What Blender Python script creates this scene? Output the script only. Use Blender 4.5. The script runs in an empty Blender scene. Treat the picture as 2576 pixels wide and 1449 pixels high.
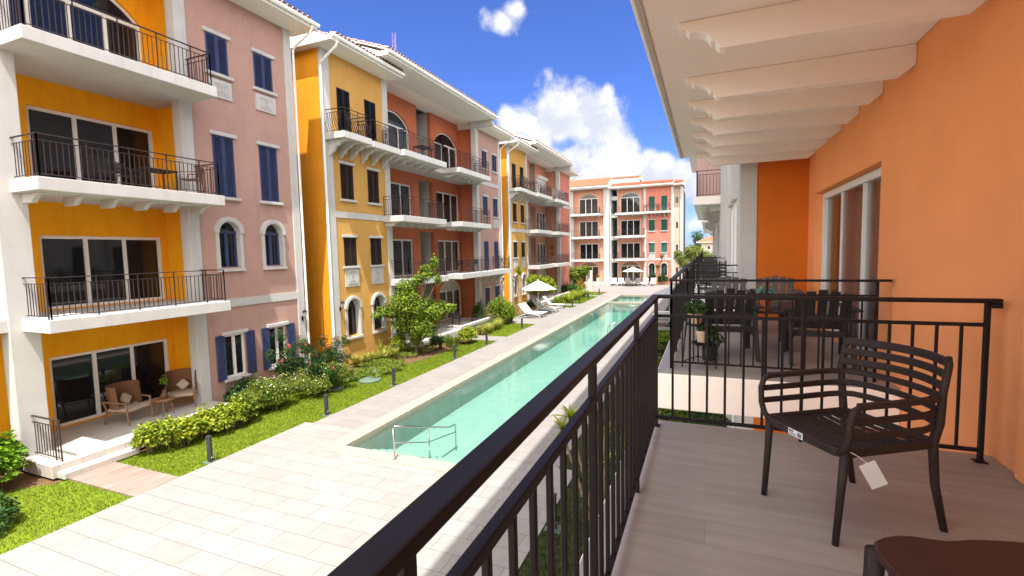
import bpy, bmesh, math, random
import numpy as np
from mathutils import Vector, Matrix
R = math.radians
PI = math.pi
random.seed(7)
RNG = np.random.default_rng(11)
scene = bpy.context.scene
col = scene.collection

# ------------------------------------------------------------------ camera
cam_data = bpy.data.cameras.new("camera")
cam = bpy.data.objects.new("camera", cam_data)
col.objects.link(cam)
cam_data.sensor_fit = 'HORIZONTAL'
cam_data.sensor_width = 36.0
cam_data.lens = 1199.4 / 2575.0 * 36.0
cam_data.clip_start = 0.05
cam_data.clip_end = 5000
yaw, pitch, roll = R(22.297), R(4.31), R(1.2976)
fw = Vector((-math.sin(yaw) * math.cos(pitch), math.cos(yaw) * math.cos(pitch), -math.sin(pitch)))
rt = Vector((math.cos(yaw), math.sin(yaw), 0))
dn = fw.cross(rt)
c_, s_ = math.cos(roll), math.sin(roll)
right = rt * c_ + dn * s_
down = -rt * s_ + dn * c_
m = Matrix((right, -down, -fw)).transposed()
cam.matrix_world = Matrix.Translation((0, 0, 4.92)) @ m.to_4x4()
scene.camera = cam

# ------------------------------------------------------------------ exposure
scene.view_settings.view_transform = 'Standard'
scene.view_settings.look = 'None'
scene.view_settings.exposure = 1.93
scene.view_settings.gamma = 1.0
scene.view_settings.use_curve_mapping = False

# ------------------------------------------------------------------ sun
SUN_DIR = Vector((-0.16, 0.37, -1.0)).normalized()      # direction the light travels
sun_el = math.asin(-SUN_DIR.z)
sun_az = math.atan2(-SUN_DIR.x, -SUN_DIR.y)             # from +Y, clockwise
sd = bpy.data.lights.new("sun", 'SUN')
sd.energy = 2.45
sd.angle = R(0.53)
sd.color = (1.0, 0.955, 0.88)
sun = bpy.data.objects.new("sun", sd)
col.objects.link(sun)
sun.rotation_euler = SUN_DIR.to_track_quat('-Z', 'Y').to_euler()

# ------------------------------------------------------------------ world: nishita sky and clouds
world = bpy.data.worlds.new("World")
scene.world = world
world.use_nodes = True
wt = world.node_tree
wt.nodes.clear()


def N(t, kind, **kw):
    n = t.nodes.new(kind)
    for k, v in kw.items():
        if k == 'op':
            n.operation = v
        elif k == 'inp':
            for i, x in v.items():
                n.inputs[i].default_value = x
        else:
            setattr(n, k, v)
    return n


def mth(t, op, a, b=None, c=None, clamp=False):
    n = t.nodes.new('ShaderNodeMath')
    n.operation = op
    n.use_clamp = clamp
    for i, x in enumerate((a, b, c)):
        if x is None:
            continue
        if isinstance(x, (int, float)):
            n.inputs[i].default_value = x
        else:
            t.links.new(x, n.inputs[i])
    return n.outputs[0]


sky = N(wt, 'ShaderNodeTexSky', sky_type='NISHITA', sun_disc=False, sun_elevation=sun_el,
        sun_rotation=sun_az, air_density=1.0, dust_density=0.25, ozone_density=3.2, altitude=0)
tc = N(wt, 'ShaderNodeTexCoord')
sep = N(wt, 'ShaderNodeSeparateXYZ')
wt.links.new(tc.outputs['Generated'], sep.inputs[0])
AZ = mth(wt, 'MULTIPLY', mth(wt, 'ARCTAN2', sep.outputs[0], sep.outputs[1]), 180 / PI)
EL = mth(wt, 'MULTIPLY', mth(wt, 'ARCSINE', sep.outputs[2]), 180 / PI)
# warp the two angles by noise so cloud outlines billow
nzw = N(wt, 'ShaderNodeTexNoise', inp={'Scale': 9.0, 'Detail': 7.0, 'Roughness': 0.62})
wt.links.new(tc.outputs['Generated'], nzw.inputs['Vector'])
nzl = N(wt, 'ShaderNodeTexNoise', inp={'Scale': 26.0, 'Detail': 6.0, 'Roughness': 0.6})
wt.links.new(tc.outputs['Generated'], nzl.inputs['Vector'])
vor = N(wt, 'ShaderNodeTexVoronoi', feature='SMOOTH_F1', inp={'Scale': 24.0, 'Smoothness': 0.6})
wt.links.new(tc.outputs['Generated'], vor.inputs['Vector'])
# blobs: azimuth, elevation, half width, half height, strength
BL = [(-16.2, 15.2, 4.9, 4.7, 1.0), (-12.3, 14.2, 4.2, 4.2, 1.0), (-19.8, 13.2, 4.8, 4.2, 1.0),
      (-22.5, 10.0, 4.5, 4.5, 1.0), (-10.6, 9.8, 4.0, 3.6, 1.0), (-6.6, 8.0, 3.6, 3.0, 1.0),
      (-3.2, 6.8, 3.2, 2.8, 1.0), (-16, 8.5, 8.0, 5.5, 1.0), (-8, 4.8, 9.0, 4.8, 1.0),
      (0.5, 5.6, 3.6, 3.4, 0.8), (-30, 5, 12, 6, 0.9), (8, 4.5, 9, 5, 0.8),
      (-23.2, 24.6, 2.4, 1.2, 0.36), (-20.7, 25.9, 1.8, 1.4, 0.33), (-16.6, 24.9, 1.0, 0.8, 0.22),
      (40, 12, 22, 6, 0.8), (90, 10, 26, 8, 0.8), (-95, 9, 22, 7, 0.85), (150, 14, 22, 9, 0.8),
      (-150, 12, 24, 8, 0.8)]
dens = None
for az, el, wa, we, st in BL:
    da = mth(wt, 'DIVIDE', mth(wt, 'SUBTRACT', AZ, az), wa)
    de = mth(wt, 'DIVIDE', mth(wt, 'SUBTRACT', EL, el), we)
    r2 = mth(wt, 'ADD', mth(wt, 'MULTIPLY', da, da), mth(wt, 'MULTIPLY', de, de))
    v = mth(wt, 'MULTIPLY', mth(wt, 'SUBTRACT', 1.25, mth(wt, 'SQRT', r2)), st)
    dens = v if dens is None else mth(wt, 'SMOOTH_MAX', dens, v, 0.15)
nn = mth(wt, 'MULTIPLY', mth(wt, 'SUBTRACT', nzw.outputs[0], 0.5), 1.5)
n2 = mth(wt, 'MULTIPLY', mth(wt, 'SUBTRACT', nzl.outputs[0], 0.5), 0.42)
n3 = mth(wt, 'MULTIPLY', mth(wt, 'SUBTRACT', 0.45, vor.outputs['Distance']), 0.55)
dens = mth(wt, 'ADD', mth(wt, 'ADD', dens, nn), mth(wt, 'ADD', n2, n3))
# a high veil added overhead and behind the viewer as unseen fill light
zen = N(wt, 'ShaderNodeMapRange', interpolation_type='SMOOTHSTEP', inp={'From Min': 36.0, 'From Max': 58.0, 'To Min': 0.0, 'To Max': 0.62})
wt.links.new(EL, zen.inputs['Value'])
azd = mth(wt, 'ABSOLUTE', mth(wt, 'SUBTRACT', AZ, -22.0))
bk = N(wt, 'ShaderNodeMapRange', interpolation_type='SMOOTHSTEP', inp={'From Min': 75.0, 'From Max': 110.0, 'To Min': 0.0, 'To Max': 0.62})
wt.links.new(azd, bk.inputs['Value'])
dens = mth(wt, 'ADD', dens, mth(wt, 'MULTIPLY', mth(wt, 'MAXIMUM', zen.outputs[0], bk.outputs[0]), 1.0))
dens = mth(wt, 'MAXIMUM', dens, mth(wt, 'SUBTRACT', mth(wt, 'ADD', mth(wt, 'MAXIMUM', zen.outputs[0], bk.outputs[0]), mth(wt, 'MULTIPLY', nn, 0.5)), 0.18))
mask = N(wt, 'ShaderNodeMapRange', interpolation_type='SMOOTHSTEP',
         inp={'From Min': 0.16, 'From Max': 0.58, 'To Min': 0.0, 'To Max': 0.98})
wt.links.new(dens, mask.inputs['Value'])
# cloud self shading: bright tops, blue-grey hollows
ofs = N(wt, 'ShaderNodeVectorMath', operation='ADD')
ofs.inputs[1].default_value = (0.0, 0.0, 0.035)
wt.links.new(tc.outputs['Generated'], ofs.inputs[0])
nzu = N(wt, 'ShaderNodeTexNoise', inp={'Scale': 9.0, 'Detail': 7.0, 'Roughness': 0.62})
wt.links.new(ofs.outputs[0], nzu.inputs['Vector'])
dif = mth(wt, 'SUBTRACT', nzw.outputs[0], nzu.outputs[0])
shd = mth(wt, 'ADD', mth(wt, 'MULTIPLY', dif, 3.2), mth(wt, 'MULTIPLY', n2, -0.6))
shd = mth(wt, 'ADD', shd, mth(wt, 'MULTIPLY', n3, 0.9))
shr = N(wt, 'ShaderNodeMapRange', interpolation_type='SMOOTHSTEP',
        inp={'From Min': -0.38, 'From Max': 0.22, 'To Min': 0.0, 'To Max': 1.0})
wt.links.new(shd, shr.inputs['Value'])
ccol = N(wt, 'ShaderNodeMixRGB')
ccol.inputs[1].default_value = (1.38, 1.46, 1.66, 1)
ccol.inputs[2].default_value = (1.82, 1.82, 1.86, 1)
wt.links.new(shr.outputs[0], ccol.inputs[0])
# deepen the sky blue a little (a phone picture's clear tropical sky)
tint = N(wt, 'ShaderNodeMixRGB', blend_type='MULTIPLY')
tint.inputs[0].default_value = 1.0
tint.inputs[2].default_value = (0.155, 0.205, 0.375, 1)
wt.links.new(sky.outputs[0], tint.inputs[1])
# warm fill colour, brighter than the visible clouds, added to lift the shade
fill_veil = N(wt, 'ShaderNodeMixRGB')
fill_veil.inputs[2].default_value = (8.3, 7.9, 7.3, 1)
wt.links.new(mth(wt, 'MULTIPLY', mth(wt, 'MAXIMUM', zen.outputs[0], bk.outputs[0]), 1.6, clamp=True), fill_veil.inputs[0])
wt.links.new(ccol.outputs[0], fill_veil.inputs[1])
ccol = fill_veil
mixc = N(wt, 'ShaderNodeMixRGB')
wt.links.new(mask.outputs[0], mixc.inputs[0])
wt.links.new(tint.outputs[0], mixc.inputs[1])
wt.links.new(ccol.outputs[0], mixc.inputs[2])
bg = N(wt, 'ShaderNodeBackground', inp={'Strength': 0.15})
wt.links.new(mixc.outputs[0], bg.inputs[0])
wo = N(wt, 'ShaderNodeOutputWorld')
wt.links.new(bg.outputs[0], wo.inputs[0])

# ------------------------------------------------------------------ materials
MATS = {}


def srgb(r, g, b):
    f = lambda c: (c / 255 / 12.92) if c / 255 <= 0.04045 else ((c / 255 + 0.055) / 1.055) ** 2.4
    return (f(r), f(g), f(b), 1)


def base_mat(name):
    mt = bpy.data.materials.new(name)
    mt.use_nodes = True
    t = mt.node_tree
    b = t.nodes['Principled BSDF']
    MATS[name] = mt
    return mt, t, b


def noisy(name, color, rough=0.85, scale=3.0, amt=0.10, bump=0.0, bscale=120.0, spec=0.3, metal=0.0, detail=5.0,
          col2=None, stretch=None):
    """colour mottled by noise (wear of the surface itself), optional fine bump"""
    mt, t, b = base_mat(name)
    c = tuple(color[:3])
    g = N(t, 'ShaderNodeNewGeometry')
    vec = g.outputs['Position']
    if stretch:
        mp = N(t, 'ShaderNodeMapping')
        mp.inputs['Scale'].default_value = stretch
        t.links.new(vec, mp.inputs[0])
        vec = mp.outputs[0]
    nz = N(t, 'ShaderNodeTexNoise', inp={'Scale': scale, 'Detail': detail, 'Roughness': 0.6})
    t.links.new(vec, nz.inputs['Vector'])
    rp = N(t, 'ShaderNodeMixRGB')
    lo = col2[:3] if col2 else tuple(x * (1 - amt) for x in c)
    hi = c if col2 else tuple(min(1, x * (1 + amt)) for x in c)
    rp.inputs[1].default_value = (*lo, 1)
    rp.inputs[2].default_value = (*hi, 1)
    mr = N(t, 'ShaderNodeMapRange', inp={'From Min': 0.3, 'From Max': 0.7})
    t.links.new(nz.outputs[0], mr.inputs['Value'])
    t.links.new(mr.outputs[0], rp.inputs[0])
    t.links.new(rp.outputs[0], b.inputs['Base Color'])
    b.inputs['Roughness'].default_value = rough
    b.inputs['Specular IOR Level'].default_value = spec
    b.inputs['Metallic'].default_value = metal
    if bump > 0:
        nb = N(t, 'ShaderNodeTexNoise', inp={'Scale': bscale, 'Detail': 3.0})
        t.links.new(g.outputs['Position'], nb.inputs['Vector'])
        bp = N(t, 'ShaderNodeBump', inp={'Strength': bump, 'Distance': 0.01})
        t.links.new(nb.outputs[0], bp.inputs['Height'])
        t.links.new(bp.outputs[0], b.inputs['Normal'])
    return mt


def stucco(name, c, amt=0.06, bump=0.35, streak=1.9):
    mt = noisy(name, c, rough=0.92, scale=1.3, amt=amt, bump=bump, bscale=70, spec=0.15)
    # rain streaks and washed patches in the paint
    t = mt.node_tree
    b = t.nodes['Principled BSDF']
    src = b.inputs['Base Color'].links[0].from_socket
    g = N(t, 'ShaderNodeNewGeometry')
    mp = N(t, 'ShaderNodeMapping')
    mp.inputs['Scale'].default_value = (3.0, 3.0, 0.28)
    t.links.new(g.outputs['Position'], mp.inputs[0])
    nz = N(t, 'ShaderNodeTexNoise', inp={'Scale': 1.5, 'Detail': 6.0, 'Roughness': 0.7})
    t.links.new(mp.outputs[0], nz.inputs['Vector'])
    mr = N(t, 'ShaderNodeMapRange', inp={'From Min': 0.28, 'From Max': 0.5, 'To Min': 1.0 - amt * streak, 'To Max': 1.0})
    t.links.new(nz.outputs[0], mr.inputs['Value'])
    mu = N(t, 'ShaderNodeMixRGB', blend_type='MULTIPLY', inp={0: 1.0})
    t.links.new(src, mu.inputs[1])
    t.links.new(mr.outputs[0], mu.inputs[2])
    t.links.new(mu.outputs[0], b.inputs['Base Color'])
    return mt


stucco('white_stucco', (0.52, 0.51, 0.495))
stucco('own_white', (0.93, 0.88, 0.81), amt=0.02, bump=0.3, streak=1.0)
stucco('ochre', (0.88, 0.385, 0.012))
stucco('side_orange', (0.80, 0.31, 0.02))
stucco('mustard', (0.57, 0.32, 0.09))
stucco('pink', (0.45, 0.28, 0.235))
stucco('salmon', (0.57, 0.175, 0.085))
stucco('peach', (0.64, 0.31, 0.20))
stucco('coral', (0.56, 0.20, 0.145))
stucco('pale_peach', (0.62, 0.46, 0.35))
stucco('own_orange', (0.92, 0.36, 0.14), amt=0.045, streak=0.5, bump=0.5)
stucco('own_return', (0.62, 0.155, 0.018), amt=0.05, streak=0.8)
stucco('mauve', (0.62, 0.42, 0.38))
stucco('stair_grey', (0.52, 0.53, 0.50))
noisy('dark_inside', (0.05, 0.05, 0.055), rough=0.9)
noisy('upvc', (0.80, 0.79, 0.77), rough=0.4, amt=0.02, spec=0.5)
noisy('gutter_white', (0.76, 0.76, 0.72), rough=0.5, amt=0.04)
noisy('blue_shutter', (0.042, 0.058, 0.14), rough=0.55, amt=0.15)
noisy('brown_shutter', (0.035, 0.020, 0.015), rough=0.6, amt=0.2)
noisy('black_shutter', (0.012, 0.011, 0.012), rough=0.5, amt=0.2)
noisy('green_shutter', (0.02, 0.13, 0.10), rough=0.6, amt=0.15)
noisy('iron', (0.006, 0.0035, 0.004), rough=0.5, amt=0.15, spec=0.3)
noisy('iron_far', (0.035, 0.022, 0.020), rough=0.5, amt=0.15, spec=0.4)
noisy('curtain', (0.55, 0.53, 0.51), rough=0.95, scale=14, amt=0.16, stretch=(6, 6, 0.05), bump=0.3, bscale=30)
noisy('curtain_brown', (0.24, 0.20, 0.17), rough=0.95, scale=10, amt=0.25, stretch=(4, 4, 0.05))
noisy('curtain_light', (0.62, 0.57, 0.48), rough=0.95, scale=10, amt=0.2, stretch=(4, 4, 0.05))
noisy('screen_wood', (0.26, 0.16, 0.09), rough=0.7, amt=0.2)
noisy('terracotta', (0.50, 0.15, 0.08), rough=0.85, scale=5, amt=0.28)
noisy('terracotta_pale', (0.34, 0.23, 0.21), rough=0.85, scale=4, amt=0.2)
noisy('tile_dark', (0.10, 0.085, 0.09), rough=0.8, scale=6, amt=0.3)
noisy('steel', (0.55, 0.56, 0.57), rough=0.22, amt=0.05, metal=1.0)
noisy('bollard_grey', (0.035, 0.038, 0.042), rough=0.5, amt=0.15)
noisy('green_plate', (0.105, 0.15, 0.115), rough=0.7, amt=0.2)
noisy('canopy', (0.60, 0.595, 0.58), rough=0.9, amt=0.03)
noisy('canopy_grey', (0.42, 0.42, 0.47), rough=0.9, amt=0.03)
noisy('lounger_white', (0.62, 0.61, 0.60), rough=0.6, amt=0.04)
noisy('lounger_mesh', (0.48, 0.44, 0.43), rough=0.8, amt=0.06)
noisy('soil', (0.13, 0.075, 0.035), rough=1.0, scale=9, amt=0.35, bump=0.6, bscale=30)
noisy('bark', (0.20, 0.14, 0.09), rough=0.95, scale=12, amt=0.35, bump=0.6, bscale=40)
noisy('palm_bark', (0.34, 0.22, 0.10), rough=0.95, scale=8, amt=0.3, stretch=(1, 1, 5), bump=0.6, bscale=20)
noisy('wicker_brown', (0.16, 0.072, 0.035), rough=0.8, scale=60, amt=0.3)
noisy('teak', (0.22, 0.12, 0.065), rough=0.6, scale=20, amt=0.2, stretch=(1, 1, 6))
noisy('cushion', (0.40, 0.32, 0.25), rough=0.95, amt=0.06)
noisy('resin_brown', (0.026, 0.016, 0.0135), rough=0.62, scale=40, amt=0.18, bump=0.25, bscale=500, spec=0.35)
noisy('table_brown', (0.045, 0.016, 0.011), rough=0.55, scale=6, amt=0.14, bump=0.15, bscale=400, spec=0.35)
noisy('black_plastic', (0.016, 0.017, 0.018), rough=0.55, amt=0.2, spec=0.45)
noisy('grey_plastic', (0.10, 0.095, 0.092), rough=0.6, amt=0.15)
noisy('pot_cream', (0.60, 0.45, 0.33), rough=0.8, amt=0.08)
noisy('pot_orange', (0.52, 0.13, 0.04), rough=0.7, amt=0.08)
noisy('pot_black', (0.02, 0.02, 0.02), rough=0.5, amt=0.2)
noisy('paper', (0.62, 0.62, 0.60), rough=0.9, amt=0.02)
noisy('sticker_white', (0.75, 0.77, 0.80), rough=0.5, amt=0.02)
noisy('ink', (0.03, 0.03, 0.05), rough=0.6, amt=0.02)
noisy('pillar_stone', (0.70, 0.62, 0.55), rough=0.9, scale=3, amt=0.16, bump=0.5, bscale=12)
noisy('garden_wall', (0.72, 0.66, 0.60), rough=0.9, amt=0.1)
noisy('petal_pink', (0.80, 0.055, 0.12), rough=0.7, amt=0.2)
noisy('petal_white', (0.85, 0.84, 0.80), rough=0.7, amt=0.03)
noisy('disc_orange', (0.50, 0.15, 0.03), rough=0.8, amt=0.2)
noisy('mast_red', (0.30, 0.20, 0.36), rough=0.7, amt=0.1)
noisy('lamp_glass', (0.5, 0.5, 0.46), rough=0.2, amt=0.02)
noisy('coping', (0.31, 0.272, 0.222), rough=0.8, scale=5, amt=0.10, bump=0.2, bscale=60)


def foliage(name, c1, c2, c3, scale=6.0, trans=0.25):
    mt, t, b = base_mat(name)
    g = N(t, 'ShaderNodeNewGeometry')
    nz = N(t, 'ShaderNodeTexNoise', inp={'Scale': scale, 'Detail': 4.0, 'Roughness': 0.75})
    t.links.new(g.outputs['Position'], nz.inputs['Vector'])
    cr = N(t, 'ShaderNodeValToRGB')
    e = cr.color_ramp.elements
    e[0].position = 0.32
    e[0].color = (*c1, 1)
    e[1].position = 0.70
    e[1].color = (*c3, 1)
    k = e.new(0.5)
    k.color = (*c2, 1)
    mx = mth(t, 'ADD', mth(t, 'MULTIPLY', nz.outputs[0], 0.62), mth(t, 'MULTIPLY', g.outputs['Random Per Island'], 0.38))
    t.links.new(mx, cr.inputs[0])
    t.links.new(cr.outputs[0], b.inputs['Base Color'])
    b.inputs['Roughness'].default_value = 0.5
    b.inputs['Specular IOR Level'].default_value = 0.2
    tr = N(t, 'ShaderNodeBsdfTranslucent')
    t.links.new(cr.outputs[0], tr.inputs[0])
    ms = N(t, 'ShaderNodeMixShader', inp={0: trans})
    t.links.new(b.outputs[0], ms.inputs[1])
    t.links.new(tr.outputs[0], ms.inputs[2])
    t.links.new(ms.outputs[0], t.nodes['Material Output'].inputs[0])
    return mt


foliage('leaf_broad', (0.05, 0.13, 0.006), (0.11, 0.24, 0.01), (0.20, 0.33, 0.02))
foliage('leaf_yellow', (0.06, 0.12, 0.012), (0.20, 0.27, 0.012), (0.40, 0.41, 0.03))
foliage('leaf_hedge', (0.035, 0.08, 0.012), (0.12, 0.18, 0.016), (0.27, 0.29, 0.035))
foliage('leaf_dark', (0.015, 0.045, 0.010), (0.03, 0.085, 0.015), (0.08, 0.14, 0.03))
foliage('leaf_tree', (0.04, 0.09, 0.012), (0.15, 0.23, 0.014), (0.28, 0.34, 0.03))
foliage('leaf_striped', (0.12, 0.16, 0.02), (0.30, 0.32, 0.05), (0.52, 0.48, 0.12), scale=14)
foliage('leaf_red', (0.10, 0.03, 0.01), (0.30, 0.10, 0.02), (0.42, 0.30, 0.03))
foliage('leaf_teal', (0.10, 0.22, 0.20), (0.18, 0.34, 0.30), (0.30, 0.45, 0.38))
foliage('leaf_far', (0.05, 0.08, 0.015), (0.14, 0.19, 0.03), (0.30, 0.30, 0.05), scale=2.0)
foliage('grass_blade', (0.06, 0.10, 0.003), (0.115, 0.17, 0.003), (0.19, 0.235, 0.008), scale=3.0, trans=0.3)
foliage('grass_painted_shade', (0.012, 0.028, 0.004), (0.025, 0.05, 0.006), (0.05, 0.08, 0.01), scale=3.0, trans=0.15)  # darker copy of the grass, building shade painted into its colour
noisy('ground_painted_shade', (0.03, 0.04, 0.012), rough=1.0, scale=3, amt=0.4, bump=0.5, bscale=40)  # lawn ground darkened, the building's shade is part of this colour
noisy('lawn_ground', (0.14, 0.20, 0.006), rough=1.0, scale=2.5, amt=0.3, bump=0.5, bscale=60, col2=(0.13, 0.17, 0.008))


def tile_mat(name, c1, c2, mortar, w, h, mort=0.006, offx=0.0, offy=0.0, rough=0.55, offset=0.5, stain=0.12, spec=0.35):
    mt, t, b = base_mat(name)
    g = N(t, 'ShaderNodeNewGeometry')
    mp = N(t, 'ShaderNodeMapping')
    mp.inputs['Location'].default_value = (offx, offy, 0)
    t.links.new(g.outputs['Position'], mp.inputs[0])
    br = N(t, 'ShaderNodeTexBrick', offset=offset, squash=1.0,
           inp={'Scale': 1.0, 'Mortar Size': mort, 'Mortar Smooth': 0.2, 'Bias': 0.0, 'Brick Width': w, 'Row Height': h})
    br.inputs['Color1'].default_value = (*c1, 1)
    br.inputs['Color2'].default_value = (*c2, 1)
    br.inputs['Mortar'].default_value = (*mortar, 1)
    t.links.new(mp.outputs[0], br.inputs['Vector'])
    nz = N(t, 'ShaderNodeTexNoise', inp={'Scale': 3.2, 'Detail': 6.0, 'Roughness': 0.65})
    t.links.new(g.outputs['Position'], nz.inputs['Vector'])
    mr = N(t, 'ShaderNodeMapRange', inp={'From Min': 0.3, 'From Max': 0.7, 'To Min': 1 - stain, 'To Max': 1.0})
    t.links.new(nz.outputs[0], mr.inputs['Value'])
    mu = N(t, 'ShaderNodeMixRGB', blend_type='MULTIPLY', inp={0: 1.0})
    t.links.new(br.outputs[0], mu.inputs[1])
    t.links.new(mr.outputs[0], mu.inputs[2])
    t.links.new(mu.outputs[0], b.inputs['Base Color'])
    b.inputs['Roughness'].default_value = rough
    b.inputs['Specular IOR Level'].default_value = spec
    bp = N(t, 'ShaderNodeBump', inp={'Strength': 0.25, 'Distance': 0.003})
    t.links.new(mth(t, 'SUBTRACT', 1.0, br.outputs['Fac']), bp.inputs['Height'])
    t.links.new(bp.outputs[0], b.inputs['Normal'])
    return mt


tile_mat('deck_tile', (0.29, 0.28, 0.268), (0.262, 0.25, 0.237), (0.145, 0.128, 0.115), 0.91, 0.457, mort=0.007, stain=0.17, offx=6.99 + 0.455, offy=-7.415 + 0.457 * 20)
tile_mat('path_tile', (0.268, 0.248, 0.238), (0.24, 0.218, 0.208), (0.15, 0.132, 0.12), 0.91, 0.457, mort=0.007, offx=6.99 + 0.455, offy=-7.415 + 0.457 * 20)
tile_mat('patio_tile', (0.52, 0.475, 0.43), (0.48, 0.44, 0.40), (0.36, 0.32, 0.29), 0.9, 0.45, offx=3.2)
tile_mat('pool_tile', (0.345, 0.35, 0.32), (0.325, 0.332, 0.305), (0.24, 0.25, 0.23), 0.6, 0.3, mort=0.004)
# own balcony floor: long grey-beige streaked planks across the balcony
mt, t, b = base_mat('balcony_floor')
g = N(t, 'ShaderNodeNewGeometry')
mp = N(t, 'ShaderNodeMapping')
mp.inputs['Rotation'].default_value = (0, 0, R(2.0))
mp.inputs['Scale'].default_value = (1.1, 9.0, 1.0)
t.links.new(g.outputs['Position'], mp.inputs[0])
nz = N(t, 'ShaderNodeTexNoise', inp={'Scale': 2.0, 'Detail': 7.0, 'Roughness': 0.62})
t.links.new(mp.outputs[0], nz.inputs['Vector'])
cr = N(t, 'ShaderNodeValToRGB')
cr.color_ramp.elements[0].position = 0.22
cr.color_ramp.elements[0].color = (0.27, 0.24, 0.215, 1)
cr.color_ramp.elements[1].position = 0.62
cr.color_ramp.elements[1].color = (0.345, 0.315, 0.285, 1)
t.links.new(nz.outputs[0], cr.inputs[0])
br = N(t, 'ShaderNodeTexBrick', offset=0.37, inp={'Scale': 1.0, 'Mortar Size': 0.0016, 'Mortar Smooth': 0.1, 'Bias': 0.0, 'Brick Width': 1.2, 'Row Height': 0.2})
br.inputs['Color1'].default_value = (1.0, 1.0, 1.0, 1)
br.inputs['Color2'].default_value = (0.90, 0.89, 0.88, 1)
br.inputs['Mortar'].default_value = (0.72, 0.70, 0.68, 1)
t.links.new(g.outputs['Position'], br.inputs['Vector'])
mu = N(t, 'ShaderNodeMixRGB', blend_type='MULTIPLY', inp={0: 1.0})
t.links.new(cr.outputs[0], mu.inputs[1])
t.links.new(br.outputs[0], mu.inputs[2])
t.links.new(mu.outputs[0], b.inputs['Base Color'])
b.inputs['Roughness'].default_value = 0.42
# wooden path: pinkish travertine planks running along y
mt, t, b = base_mat('plank_path')
g = N(t, 'ShaderNodeNewGeometry')
mp = N(t, 'ShaderNodeMapping')
mp.inputs['Scale'].default_value = (11.0, 0.5, 1.0)
t.links.new(g.outputs['Position'], mp.inputs[0])
nz = N(t, 'ShaderNodeTexNoise', inp={'Scale': 1.6, 'Detail': 5.0, 'Roughness': 0.6})
t.links.new(mp.outputs[0], nz.inputs['Vector'])
cr = N(t, 'ShaderNodeValToRGB')
cr.color_ramp.elements[0].position = 0.33
cr.color_ramp.elements[0].color = (0.165, 0.108, 0.085, 1)
cr.color_ramp.elements[1].position = 0.6
cr.color_ramp.elements[1].color = (0.30, 0.228, 0.195, 1)
t.links.new(nz.outputs[0], cr.inputs[0])
t.links.new(cr.outputs[0], b.inputs['Base Color'])
b.inputs['Roughness'].default_value = 0.7

# dark window glass: reflects the court, nearly black room behind
mt, t, b = base_mat('glass_dark')
b.inputs['Base Color'].default_value = (0.012, 0.013, 0.016, 1)
b.inputs['Roughness'].default_value = 0.03
b.inputs['Specular IOR Level'].default_value = 0.6
g = N(t, 'ShaderNodeNewGeometry')
nz = N(t, 'ShaderNodeTexNoise', inp={'Scale': 1.2, 'Detail': 1.0})
t.links.new(g.outputs['Position'], nz.inputs['Vector'])
bp = N(t, 'ShaderNodeBump', inp={'Strength': 0.03, 'Distance': 0.05})
t.links.new(nz.outputs[0], bp.inputs['Height'])
t.links.new(bp.outputs[0], b.inputs['Normal'])
# see-through glass
mt, t, b = base_mat('glass_clear')
tb = N(t, 'ShaderNodeBsdfTransparent')
tb.inputs[0].default_value = (0.80, 0.82, 0.82, 1)
gl = N(t, 'ShaderNodeBsdfGlossy', inp={'Roughness': 0.02})
fr = N(t, 'ShaderNodeFresnel', inp={'IOR': 1.5})
ms = N(t, 'ShaderNodeMixShader')
t.links.new(mth(t, 'MULTIPLY', fr.outputs[0], 0.55, clamp=True), ms.inputs[0])
t.links.new(tb.outputs[0], ms.inputs[1])
t.links.new(gl.outputs[0], ms.inputs[2])
t.links.new(ms.outputs[0], t.nodes['Material Output'].inputs[0])
# pool water
mt, t, b = base_mat('pool_water')
g = N(t, 'ShaderNodeNewGeometry')
mp = N(t, 'ShaderNodeMapping')
mp.inputs['Scale'].default_value = (1.0, 0.45, 1.0)
t.links.new(g.outputs['Position'], mp.inputs[0])
nz = N(t, 'ShaderNodeTexNoise', inp={'Scale': 1.6, 'Detail': 5.0, 'Roughness': 0.58, 'Distortion': 0.8})
t.links.new(mp.outputs[0], nz.inputs['Vector'])
bp = N(t, 'ShaderNodeBump', inp={'Strength': 0.15, 'Distance': 0.05})
t.links.new(nz.outputs[0], bp.inputs['Height'])
tb = N(t, 'ShaderNodeBsdfTransparent')
tb.inputs[0].default_value = (0.83, 0.985, 0.955, 1)
gl = N(t, 'ShaderNodeBsdfGlossy', inp={'Roughness': 0.01})
t.links.new(bp.outputs[0], gl.inputs['Normal'])
fr = N(t, 'ShaderNodeFresnel', inp={'IOR': 1.33})
t.links.new(bp.outputs[0], fr.inputs['Normal'])
ms = N(t, 'ShaderNodeMixShader')
t.links.new(fr.outputs[0], ms.inputs[0])
t.links.new(tb.outputs[0], ms.inputs[1])
t.links.new(gl.outputs[0], ms.inputs[2])
t.links.new(ms.outputs[0], t.nodes['Material Output'].inputs['Surface'])
va = N(t, 'ShaderNodeVolumeAbsorption', inp={'Density': 0.13})
va.inputs[0].default_value = (0.14, 0.94, 0.86, 1)
t.links.new(va.outputs[0], t.nodes['Material Output'].inputs['Volume'])


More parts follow.
